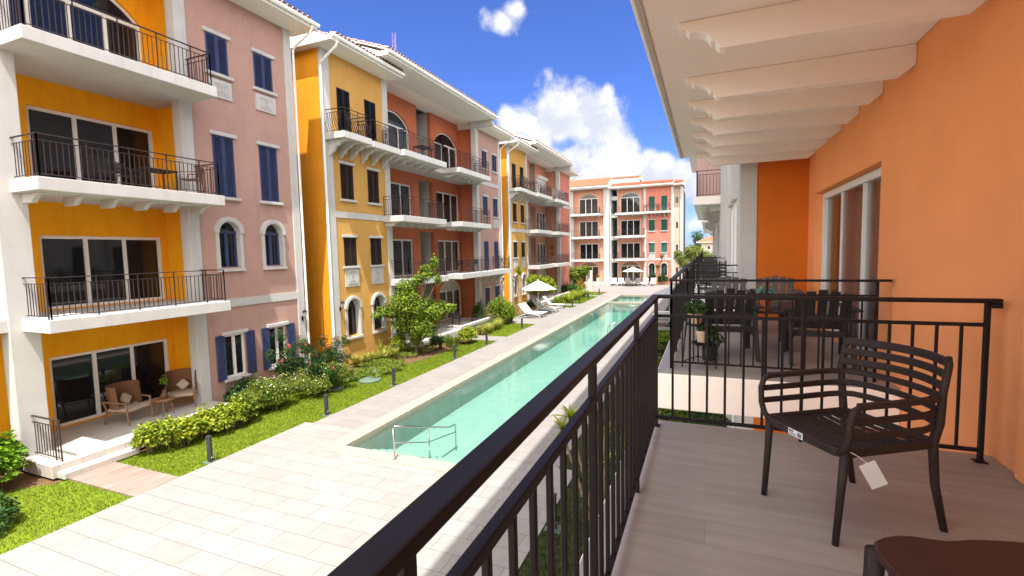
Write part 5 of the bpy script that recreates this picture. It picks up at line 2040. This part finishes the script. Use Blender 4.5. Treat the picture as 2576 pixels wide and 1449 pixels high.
def umbrella(label, x, y, r, zb, zt, cloth='canopy', n=6, rot=.3):
    T = thing('parasol', label, 'umbrella', (x, y, 0), 'open parasols over the loungers')
    mb = MB()
    mb.tube([(x, y, 0), (x, y, zt - .03)], .024, n=10)
    mb.build('pole', 'lounger_white', T, smooth=True)
    mb = MB()
    mb.lathe([(.28, .0), (.28, .05), (.06, .10), (.04, .28)], c=(x, y, 0), n=16)
    mb.build('base', 'bollard_grey', T)
    mb = MB()
    segs = 5
    for k in range(n):
        a0, a1 = rot + 2 * PI * k / n, rot + 2 * PI * (k + 1) / n
        rows_ = []
        for q in range(segs + 1):
            t_ = q / segs
            row = []
            for s_ in range(7):
                f = s_ / 6
                px = (1 - f) * math.cos(a0) + f * math.cos(a1)
                py = (1 - f) * math.sin(a0) + f * math.sin(a1)
                rr = r * t_
                z = zt - (zt - zb) * (t_ ** 1.08) - .05 * math.sin(PI * f) * t_ * (1 if q < segs else -.6)
                row.append((x + px * rr, y + py * rr, z))
            rows_.append(row)
        base = len(mb.v)
        for row in rows_:
            mb.v += row
        for q in range(segs):
            for s_ in range(6):
                i0 = base + q * 7 + s_
                mb.f.append((i0, i0 + 1, i0 + 8, i0 + 7))
    o = mb.build('canopy', cloth, T)
    sol = o.modifiers.new('thick', 'SOLIDIFY')
    sol.thickness = .006
    mb = MB()
    for k in range(n):
        a0 = rot + 2 * PI * k / n
        mb.tube([(x, y, zt - .09), (x + r * .96 * math.cos(a0), y + r * .96 * math.sin(a0), zb - .02)], .010, n=4)
    mb.build('ribs', 'lounger_white', T)
    mb = MB()
    mb.lathe([(.03, zt), (.04, zt + .03), (.01, zt + .08)], c=(x, y, 0), n=8)
    mb.build('finial', 'lounger_white', T)
    return T


umbrella('white umbrella over the left loungers', -12.25, 35.3, 1.45, 1.95, 2.66)
umbrella('white umbrella over the far row of loungers', -9.2, 65.2, 1.42, 1.95, 2.55, rot=.1)
umbrella('greyish umbrella in the shade on the right deck', -2.2, 31.6, 1.35, 1.95, 2.5, cloth='canopy_grey')

# stone pillar and plant pots at the far end
T = thing('stone_pillar', 'tall pale stone slab standing at the far left corner of the plaza', 'pillar', (-12.87, 55.6, 0))
mb = MB()
mb.prism([(-13.2, 0), (-12.55, 0), (-12.56, 2.48), (-12.9, 2.56), (-13.17, 2.42)], lambda a, b_, e: (a, e, b_), 55.5, 55.85)
mb.build('slab', 'pillar_stone', T, bevel=.03)
mb = MB()
for z in (2.02, 1.9, 1.95):
    mb.lathe([(.06, 0), (.07, .02), (.01, .05)], c=(-12.95 + (z - 1.9), 55.48, z), n=8)
mb.build('shell_ornament', 'bollard_grey', T)
T = thing('potted_plant', 'tall white pot with a small plant on the peach terrace', 'plant pot', (-14.3, 66.9, .3))
mb = MB()
mb.lathe([(.14, .3), (.22, 1.0), (.19, 1.0), (.17, .95)], c=(-14.3, 66.9, 0), n=14)
mb.build('pot', 'lounger_white', T)
leaves('foliage', [(-14.3, 66.9, 1.2, .28, .28, .28)], 260, .13, 'leaf_red', T, asp=.25)
# planting before the coral wing
random.seed(15)
shrub('dark planting below the arched windows of the coral wing', rand_blobs(-7.6, -5.2, 68.2, 69.3, .5, 1.5, 7), 3200, .16, 'leaf_dark')
T = thing('palm_tree', 'wind-bent brown palm leaning before the coral wing windows', 'palm', (-6.2, 67.6, 0))
mb = MB()
mb.tube([(-6.4, 67.6, -.05), (-6.35, 67.6, 1.2), (-6.1, 67.6, 2.4), (-5.7, 67.6, 3.4)], [.16, .13, .11, .09], n=8)
mb.build('trunk', 'palm_bark', T)
P = np.repeat(np.array([[-5.7, 67.6, 3.45], [-6.3, 67.6, 2.2]]), 26, 0)
blades('fronds', P, RNG.uniform(.8, 1.5, len(P)), np.full(len(P), .16), 'leaf_red', T, lean=1.9, segs=5)
tree('loose grey-green tree at the right corner of the far block', -3.3, 67.8, 5.0, [(-3.4, 67.8, 3.6, .8, .8, .7), (-2.9, 67.8, 2.9, .8, .8, .7), (-3.6, 67.6, 4.3, .6, .6, .4), (-2.6, 67.8, 2.0, .6, .6, .6)], 3000, .2, 'leaf_far', asp=.4)
# beyond the far block
T = thing('garden_wall', 'low white garden walls with brown hedge gate beyond the far block', 'wall', (-2, 84, 0))
mb = MB()
mb.box((-6, 84, 0), (6, 84.3, 2.6))
mb.box((-6, 80, 0), (-1.5, 80.2, 1.7))
mb.build('wall', 'garden_wall', T)
mb = MB()
mb.box((-3.6, 83.9, 1.0), (-1.6, 83.98, 2.3))
mb.build('gate', 'screen_wood', T)
random.seed(42)
for k, l in enumerate(['leftmost sunlit tree of the distant grove', 'second tree of the distant grove, yellowish', 'middle tree of the distant grove', 'tree of the distant grove left of the red-roofed house', 'dark tall tree rising behind the distant grove', 'dark tree above the red-roofed house', 'tree hiding the foot of the red-roofed house', 'low pale palm clump before the red-roofed house']):
    x = [-5.2, -3.6, -2.0, -.6, -2.2, 1.4, 1.2, .2][k]
    y = [98, 96, 99, 97, 118, 124, 100, 95][k]
    h = [5.6, 5.2, 5.6, 5.0, 9.0, 10.0, 4.4, 3.2][k]
    cr = [(x + random.uniform(-1.2, 1.2), y + random.uniform(-1, 1), h * random.uniform(.35, .85), random.uniform(1.0, 1.7), 1.2, random.uniform(.8, 1.4)) for _ in range(7)]
    tree(l, x, y, h, cr, 3600, .32, 'leaf_far' if k not in (4, 5) else 'leaf_dark', trunk_r=.14, group='distant grove')
for k in range(10):
    x = -95 + k * 16 + random.uniform(-4, 4)
    if -10 < x < 4:
        continue
    y = 190 + random.uniform(-10, 10)
    cr = [(x + random.uniform(-6, 6), y, random.uniform(3, 8), random.uniform(3, 5), 3, random.uniform(2, 4)) for _ in range(6)]
    continue
B6 = thing('house', 'small distant pale house with orange-red tiled roof among trees', 'house', (4.2, 112, 0))
mb = MB()
wall(Fr('far', 110), mb, -1.2, 9.5, 0, 5.9, -4, 0, [(.1, .5, 4.6, 5.2)])
mb.build('wall', 'garden_wall', B6)
mb = MB()
mb.box((.1, 110.3, 4.6), (.5, 110.4, 5.2))
mb.build('window', 'dark_inside', B6)
roof(Fr('far', 110), B6, -2.2, 10.5, .9, 5.9, run=4.2, slope=.42, hip0=True, tmat='terracotta')
# radio mast
T = thing('radio_mast', 'thin red and white lattice mast rising behind the left roofs', 'mast', (-56, 80, 0))
mb = MB()
mx, my, zt = -56.2, 80.0, 47.5
for a in range(3):
    t0_ = 2 * PI * a / 3
    mb.tube([(mx + .42 * math.cos(t0_), my + .42 * math.sin(t0_), 0), (mx + .36 * math.cos(t0_), my + .36 * math.sin(t0_), zt)], .05, n=4)
for k in range(58):
    z = k * .8
    for a in range(3):
        t0_, t1_ = 2 * PI * a / 3, 2 * PI * (a + 1) / 3
        mb.tube([(mx + .39 * math.cos(t0_), my + .39 * math.sin(t0_), z), (mx + .39 * math.cos(t1_), my + .39 * math.sin(t1_), z + .8)], .03, n=4)
mb.build('lattice', 'mast_red', T)

# ------------------------------------------------------------------ terrace furniture, first building
def wing_chair(label, x, y, z, rz, group):
    T = thing('wicker_armchair', label, 'armchair', (0, 0, 0), group)
    mb = MB()
    # curved high woven back and seat: chair faces +x
    n = 12
    pts = []
    for k in range(n + 1):
        a = PI * .62 * (k / n * 2 - 1)
        pts.append((-.06 - .26 * math.cos(a), .33 * math.sin(a)))
    for (x0, y0), (x1, y1) in zip(pts[:-1], pts[1:]):
        f0 = 1 - abs(y0) / .36 * .25
        for s_ in (0, 1):
            pass
        z0_, z1_ = .42, .98
        mb.prism([(x0, y0), (x1, y1), (x1 * .9 + .03, y1 * .93), (x0 * .9 + .03, y0 * .93)], lambda a, b_, e: (a - .10 * (e - .42), b_ * (1 + .12 * (e - .42)), e), z0_, z1_)
    mb.build('backrest', 'wicker_brown', T)
    mb = MB()
    mb.tube([(pts[0][0] - .06, pts[0][1] * 1.07, .99)] + [(a - .06, b_ * 1.07, .99 + .0 * k) for k, (a, b_) in enumerate(pts)] , .016, n=6)
    mb.build('back_rim', 'teak', T)
    mb = MB()
    for s_ in (-1, 1):
        mb.tube([(.30, s_ * .31, 0), (.26, s_ * .31, .40), (.24, s_ * .31, .56)], [.018, .022, .02], n=6)
        mb.tube([(-.36, s_ * .27, 0), (-.26, s_ * .30, .40), (-.30, s_ * .33, .60)], [.018, .022, .02], n=6)
        mb.tube([(.27, s_ * .31, .56), (0, s_ * .335, .585), (-.30, s_ * .34, .60)], .021, n=6)
        mb.tube([(.27, s_ * .31, .33), (-.28, s_ * .295, .30)], .018, n=6)
    mb.tube([(.25, -.31, .34), (.25, .31, .34)], .018, n=6)
    mb.tube([(-.27, -.295, .31), (-.27, .295, .31)], .018, n=6)
    mb.build('wood_frame', 'teak', T)
    mb = MB()
    mb.box((-.27, -.28, .33), (.29, .28, .41))
    mb.build('seat_cushion', 'cushion', T, bevel=.03, bseg=3)
    T.location = (x, y, z)
    T.rotation_euler = (0, 0, rz)
    T.scale = (1.28, 1.22, 1.12)
    c = MB()
    c.lathe([(.02, -.07), (.17, -.055), (.20, 0), (.17, .055), (.02, .07)], n=4)
    o = c.build('pillow', 'cushion', None, bevel=.04, bseg=3)
    for p in o.data.polygons:
        p.use_smooth = True
    cs, sn = math.cos(rz), math.sin(rz)
    lx, ly = -.12, .03
    o.location = (x + lx * cs - ly * sn, y + lx * sn + ly * cs, z + .66)
    o.rotation_euler = (0, R(62), rz + .0)
    tag(o, 'square beige scatter pillow on the ' + ('nearer' if y < 8.8 else 'farther') + ' wicker armchair', 'pillow', 'scatter pillows')
    return T


wing_chair('wicker armchair in the middle of the ochre terrace, turned to the pool', -15.40, 8.25, .3, R(14), 'high-backed wicker armchairs')
wing_chair('wicker armchair in the corner of the ochre terrace', -15.35, 9.72, .3, R(-40), 'high-backed wicker armchairs')
T = thing('side_table', 'round wooden stool table between the two wicker armchairs', 'table', (-15.0, 8.98, .3))
mb = MB()
mb.lathe([(.24, .74), (.25, .755), (.25, .785), (.24, .80)], c=(-15.0, 8.98, 0), n=24)
mb.build('table_top', 'teak', T)
for k in range(4):
    a = PI / 4 + k * PI / 2
    mb = MB()
    mb.tube([(-15.0 + .22 * math.cos(a), 8.98 + .22 * math.sin(a), .30), (-15.0 + .15 * math.cos(a), 8.98 + .15 * math.sin(a), .745)], [.014, .02], n=6)
    mb.build('leg', 'teak', T)
T = thing('vase', 'rounded glass vase with leafy stems on the wooden stool table', 'vase', (-15.0, 8.98, .8))
mb = MB()
mb.lathe([(.07, .801), (.10, .85), (.09, .92), (.04, .97), (.035, 1.03), (.045, 1.05)], c=(-15.0, 8.98, 0), n=16)
mb.build('vessel', 'wicker_brown', T, smooth=True)
leaves('foliage', [(-15.0, 9.0, 1.28, .10, .10, .22)], 60, .11, 'leaf_broad', T, asp=.3)
# patio mat shade: none. indoor-outdoor sets on upper balconies
def simple_chair(label, x, y, z, rz, mat='black_plastic', group=None, h=.85, name='balcony_chair'):
    T = thing(name, label, 'chair', (0, 0, 0), group)
    mb = MB()
    for sx_ in (-1, 1):
        mb.tube([(.22, sx_ * .22, 0), (.20, sx_ * .23, .42), (.18, sx_ * .25, .63)], .014, n=5)
        mb.tube([(-.26, sx_ * .20, 0), (-.20, sx_ * .22, .44), (-.27, sx_ * .20, h)], .014, n=5)
        mb.tube([(.19, sx_ * .25, .63), (-.22, sx_ * .23, .63)], .014, n=5)
    mb.build('frame', mat, T)
    mb = MB()
    mb.box((-.21, -.21, .42), (.22, .21, .445))
    mb.build('seat', mat, T, bevel=.008)
    mb = MB()
    for k in range(6):
        zz = .50 + k * (h - .52) / 6
        xx = -.205 - .065 * (zz - .44) / (h - .44)
        mb.box((xx - .008, -.20, zz), (xx + .008, .20, zz + .042))
    mb.build('backrest', mat, T)
    T.location = (x, y, z)
    T.rotation_euler = (0, 0, rz)
    return T
CB = 'small chairs on the opposite balconies'
simple_chair('dark chair at the right end of the third floor ochre balcony', -14.25, 9.75, 6.85, R(215), 'wicker_brown', CB)
simple_chair('dark slatted chair behind the third floor ochre railing, left one', -14.7, 7.8, 6.85, R(0), 'black_plastic', CB)
simple_chair('dark slatted chair behind the third floor ochre railing, middle one', -15.1, 8.6, 6.85, R(30), 'black_plastic', CB)
simple_chair('chair on the second floor salmon balcony, left of two', -14.6, 27.1, 3.66, R(-40), 'black_plastic', CB)
simple_chair('chair on the second floor salmon balcony, right of two', -14.5, 28.6, 3.66, R(-120), 'black_plastic', CB)
simple_chair('brown chair on the ground floor salmon terrace beside the kerb wall', -14.9, 28.9, .3, R(-110), 'wicker_brown', CB)
simple_chair('dark chair on the ground floor salmon terrace, behind its railing', -15.2, 27.3, .3, R(-60), 'black_plastic', CB)
simple_chair('pale chair on the fourth floor balcony of the farther peach block, first', -14.3, 46.9, 10.1, R(90), 'lounger_white', CB, h=1.1)
simple_chair('pale chair on the fourth floor balcony of the farther peach block, second', -14.2, 49.4, 10.1, R(100), 'lounger_white', CB, h=1.1)
simple_chair('brown chair on the shaded ground terrace behind the white umbrella', -14.9, 46.2, .3, R(-90), 'wicker_brown', CB)
def lattice_table(label, x, y, z):
    T = thing('balcony_table', label, 'table', (x, y, z))
    mb = MB()
    mb.box((x - .35, y - .5, z + .70), (x + .35, y + .5, z + .735))
    mb.build('table_top', 'black_plastic', T, bevel=.006)
    for a in (-.3, .3):
        for b_ in (-.45, .45):
            mb = MB()
            mb.box((x + a - .02, y + b_ - .02, z), (x + a + .02, y + b_ + .02, z + .699))
            mb.build('leg', 'black_plastic', T)
lattice_table('dark table on the third floor ochre balcony', -15.2, 9.3, 6.85)
lattice_table('dark table on the fourth floor salmon balcony', -14.7, 23.2, 10.1)
lattice_table('dark table on the far terrace by the umbrella row', -9.9, 68.0, .3)

# ------------------------------------------------------------------ neighbour's balcony furniture
def plank_chair(label, x, y, z, rz, group, mat='black_plastic'):
    """heavy slatted plastic armchair with a tall fanned back; faces +y when rz = 0"""
    T = thing('slatted_armchair', label, 'chair', (0, 0, 0), group)
    for k in range(5):
        mb = MB()
        xx = -.20 + .10 * k
        mb.bar((xx, -.19, .40), (xx * 1.12, -.36, .84 - .02 * abs(k - 2)), .088, .018, up=(0, 1, .3))
        mb.build('back_slat', mat, T, bevel=.006)
    mb = MB()
    mb.box((-.27, -.255, .50), (.27, -.235, .56))
    mb.box((-.28, -.335, .72), (.28, -.315, .77))
    mb.box((-.27, -.21, .30), (.27, -.185, .37))
    mb.build('back_crossbar', mat, T, bevel=.005)
    for k in range(5):
        mb = MB()
        yy = -.14 + .095 * k
        mb.box((-.25, yy, .385 + .006 * k), (.25, yy + .085, .405 + .006 * k))
        mb.build('seat_slat', mat, T, bevel=.005)
    for s_ in (-1, 1):
        mb = MB()
        mb.prism([(.36, .0), (.42, .0), (.40, .60), (.33, .60)], lambda a, b_, e: (e, a, b_), s_ * .29 - .018, s_ * .29 + .018)
        mb.build('leg', mat, T, bevel=.005)
        mb = MB()
        mb.prism([(-.46, 0), (-.36, 0), (-.20, .36), (-.16, .60), (-.26, .60), (-.30, .36)], lambda a, b_, e: (e, a, b_), s_ * .29 - .018, s_ * .29 + .018)
        mb.build('leg', mat, T, bevel=.005)
        mb = MB()
        mb.box((s_ * .30 - .065, -.34, .601), (s_ * .30 + .065, .42, .625))
        mb.build('armrest', mat, T, bevel=.012)
        mb = MB()
        mb.bar((s_ * .27, .38, .36), (s_ * .27, -.24, .30), .02, .07)
        mb.build('side_rail', mat, T, bevel=.005)
    T.location = (x, y, z)
    T.rotation_euler = (0, 0, rz)
    return T


G = 'heavy slatted armchairs on the neighbouring balcony'
plank_chair('black slatted armchair, left one with its back to the near railing', .22, 6.45, 3.6, R(6), G)
plank_chair('black slatted armchair, right one with its back to the near railing', 1.18, 6.35, 3.6, R(-3), G)
plank_chair('greyish slatted armchair on the far side of the table, left', .33, 8.35, 3.6, R(180), G, 'grey_plastic')
plank_chair('greyish slatted armchair on the far side of the table, right', 1.0, 8.45, 3.6, R(176), G, 'grey_plastic')
T = thing('low_table', 'square low black table between the four slatted armchairs', 'table', (.72, 7.2, 3.6))
for k in range(5):
    mb = MB()
    mb.box((.48 + k * .105, 6.82, 4.06), (.58 + k * .105, 7.55, 4.085))
    mb.build('top_slat', 'black_plastic', T, bevel=.005)
for a in (.50, .96):
    for b_ in (6.85, 7.5):
        mb = MB()
        mb.box((a - .025, b_ - .025, 3.6), (a + .025, b_ + .025, 4.059))
        mb.build('leg', 'black_plastic', T)
def pot(label, x, y, z, r, h, mat, fmat, fl=200, fr=.16, fz=.14, size=.07):
    T = thing('potted_plant', label, 'plant pot', (x, y, z))
    mb = MB()
    mb.lathe([(r * .72, z), (r, z + h), (r * 1.02, z + h), (r * .92, z + h), (r * .9, z + h - .015)], c=(x, y, 0), n=18)
    mb.build('pot', mat, T)
    leaves('foliage', [(x, y, z + h + fz * .6, fr, fr, fz)], fl, size, fmat, T, asp=.45, shell=.1, flat_bottom=False)
    return T
pot('orange pot with a teal-leaved plant on the low table', .70, 6.95, 4.086, .07, .15, 'pot_orange', 'leaf_teal', 70, .13, .10, .11)
T = thing('plant_stand', 'thin black metal plant stand with round shelves in the balcony corner', 'plant stand', (-.08, 5.75, 3.6))
mb = MB()
FT = [(-.25, 5.56), (.10, 5.56), (-.09, 5.90)]
for fx, fy in FT:
    mb.tube([(fx, fy, 3.6), (fx * .7 - .03, fy * .7 + 5.68 * .3, 4.15)], .008, n=6)
for a in range(3):
    p, q = FT[a], FT[(a + 1) % 3]
    mb.tube([(p[0], p[1], 3.66), (q[0], q[1], 3.66)], .006, n=5)
mb.build('frame', 'iron', T)
for (sx_, sy_, sz_) in ((-.05, 5.72, 3.84), (-.12, 5.92, 4.02)):
    mb = MB()
    mb.lathe([(.10, sz_), (.115, sz_ + .02), (.10, sz_ + .012)], c=(sx_, sy_, 0), n=20)
    mb.build('shelf', 'iron', T)
pot('cream pot on the lower shelf of the plant stand', -.05, 5.72, 3.862, .065, .13, 'pot_cream', 'leaf_dark', 40, .05, .05, .05)
pot('cream pot with fluffy dark plant on the upper shelf of the stand', -.12, 5.92, 4.042, .085, .12, 'pot_cream', 'leaf_dark', 420, .15, .11, .045)
pot('black ribbed pot with leafy plant standing on the neighbour floor', .06, 6.0, 3.6, .07, .18, 'pot_black', 'leaf_dark', 90, .12, .16, .10)
# clutter of chairs on the balconies farther along
for k, (x, y, rz, l) in enumerate([(.05, 11.2, 0, 'dark chair on the third balcony along, nearest the railing'), (.2, 12.4, 180, 'dark chair on the third balcony along, second'), (-.05, 13.8, 20, 'dark chair on the third balcony along, third'),
                                   (.1, 15.4, 170, 'dark chair on the third balcony along, last'), (.1, 19.8, 0, 'tall dark chair on the fourth balcony along, nearest'), (.05, 21.5, 180, 'tall dark chair on the fourth balcony along, second')]):
    simple_chair(l, x, y, 3.6, R(rz - 90), 'black_plastic', 'dark chairs along the right hand balconies', h=1.0)

# ------------------------------------------------------------------ foreground chair
CH = thing('garden_armchair', 'dark brown resin armchair with slatted back and arms on the near balcony', 'chair', (0, 0, 0))
M_ = 'resin_brown'


def rb(name, pts, h, t_, parent=CH):
    mb = MB()
    mb.ribbon(pts, h, t_)
    o = mb.build(name, M_, parent)
    for p in o.data.polygons:
        p.use_smooth = False
    return o


W2, D2 = .225, .262
# back slats (full width, gently bowed, leaning back); the lowest three run on into the arms
def backx(z):
    return .19 + .19 * (z - .45)
for z in (.795, .742, .689):
    pts = [(x_, backx(z) + .05 - .10 * (x_ / .27) ** 2 + .02, z) for x_ in np.linspace(-.262, .262, 15)]
    rb('back_slat', pts, .036 if z < .79 else .040, .016)
for z, za in ((.636, .632), (.578, .566), (.520, .500)):
    yb = backx(z)
    pts = [(-.270, -.258 if z != .636 else -.215, za), (-.272, -.05, za), (-.272, .10, za + .002)]
    for k in range(6):
        a = k / 5 * PI / 2
        pts.append((-.272 + .085 * (1 - math.cos(a)), .10 + (yb - .07) * math.sin(a), za + (z - za) * k / 5))
    mid = [(x_, yb + .03 + .035 * (1 - (x_ / .19) ** 2), z) for x_ in np.linspace(-.15, .15, 9)]
    full = pts + mid + [(-p[0], p[1], p[2]) for p in pts[::-1]]
    rb('arm_slat' if z != .636 else 'armrest', full, .030 if z != .636 else .028, .015 if z != .636 else .034)
for s_ in (-1, 1):
    # upright of the back, down into the rear leg
    mb = MB()
    mb.tube([(s_ * W2 * 1.06, D2 + .03, 0), (s_ * W2 * 1.02, D2 - .02, .22), (s_ * W2 * 1.04, .215, .42), (s_ * .252, backx(.52) + .02, .52), (s_ * .263, backx(.66) - .01, .66), (s_ * .262, backx(.78) - .005, .78), (s_ * .248, backx(.815) + .005, .812)],
            [.0155, .018, .020, .019, .016, .0145, .011], n=10)
    mb.build('leg', M_, CH, smooth=True)
    mb = MB()
    mb.tube([(s_ * W2, -D2 - .01, 0), (s_ * (W2 + .002), -D2 + .01, .25), (s_ * (W2 + .005), -D2 + .022, .415)], [.014, .0165, .020], n=10)
    mb.build('leg', M_, CH, smooth=True)
    mb = MB()
    mb.tube([(s_ * .215, -.255, .415), (s_ * .250, -.258, .44), (s_ * .268, -.262, .49), (s_ * .273, -.262, .57), (s_ * .273, -.245, .617), (s_ * .273, -.205, .632)], [.0155, .015, .0145, .0145, .0145, .014], n=10)
    mb.build('arm_post', M_, CH, smooth=True)
# seat: rim and cross slats dipping in the middle
mb = MB()
rim = [(-.235, -.235), (-.235, .20), (-.20, .235), (.20, .235), (.235, .20), (.235, -.235), (.20, -.265), (-.20, -.265), (-.235, -.235)]
mb.ribbon([(a, b_, .415) for a, b_ in rim], .038, .024)
mb.build('seat_rim', M_, CH)
for k in range(11):
    yy = -.225 + k * .043
    dip = .018 * math.sin(PI * k / 10)
    pts = [(x_, yy, .430 - dip - .014 * (1 - (x_ / .225) ** 2)) for x_ in np.linspace(-.225, .225, 9)]
    mb = MB()
    mb.ribbon(pts, .012, .029)
    mb.build('seat_slat', M_, CH)
mb = MB()
mb.box((-.055, -.2795, .400), (.035, -.2785, .432))
st_ = mb.build('sticker', 'sticker_white', CH)
mb = MB()
mb.box((-.05, -.2802, .420), (-.02, -.2798, .427))
for k in range(4):
    mb.box((-.05, -.2802, .415 - k * .004), (-.005, -.2798, .4165 - k * .004))
for k in range(9):
    mb.box((.003 + k * .003, -.2802, .404), (.0045 + k * .003, -.2798, .427))
mb.build('print', 'ink', st_)
CH.location = (.640, 2.725, 3.6)
CH.rotation_euler = (0, 0, R(-57.5))
# paper tag hanging on its leg
mb = MB()
c = Vector((0, 0, 0))
mb.bar((0, 0, 0), (0, 0, -.112), .066, .0012, up=(0, 1, 0))
o = mb.build('paper_tag', 'paper', None)
s_tag = MB()
s_tag.tube([(0, 0, 0), (-.012, .008, .03), (-.03, .02, .055)], .0015, n=5)
s_tag.build('string', 'paper', o)
o.location = (.628, 2.36, 4.0)
o.rotation_euler = (0, R(-28), R(10))
tag(o, 'blank white paper tag hanging by the front leg of the brown armchair', 'tag')
# brown table in the corner of the frame
TB = thing('garden_table', 'dark brown low table with wavy-edged top at the bottom right corner', 'table', (.72, 1.42, 3.6))
mb = MB()
n = 48
top = []
for k in range(n):
    a = 2 * PI * k / n
    ex = 9.0
    r_ = .268 / ((abs(math.cos(a)) ** ex + abs(math.sin(a)) ** ex) ** (1 / ex))
    r_ *= 1 + .028 * math.cos(8 * a + 2.6) + .012 * math.cos(12 * a + .9)
    top.append((.752 + r_ * math.cos(a + .28), 1.455 + r_ * math.sin(a + .28)))
mb.prism(top, lambda a, b_, e: (a, b_, e), 4.035, 4.06)
mb.build('table_top', 'table_brown', TB, bevel=.008)
mb = MB()
inner = [(.752 + (a - .752) * .90, 1.455 + (b_ - 1.455) * .90) for a, b_ in top]
mb.prism(inner, lambda a, b_, e: (a, b_, e), 3.99, 4.0345)
mb.build('apron', 'resin_brown', TB)
for k in range(4):
    a = .28 + PI / 4 + k * PI / 2
    mb = MB()
    mb.tube([(.752 + .352 * math.cos(a), 1.455 + .352 * math.sin(a), 3.6), (.752 + .335 * math.cos(a), 1.455 + .335 * math.sin(a), 4.034)], [.018, .026], n=10)
    mb.build('leg', 'resin_brown', TB, smooth=True)
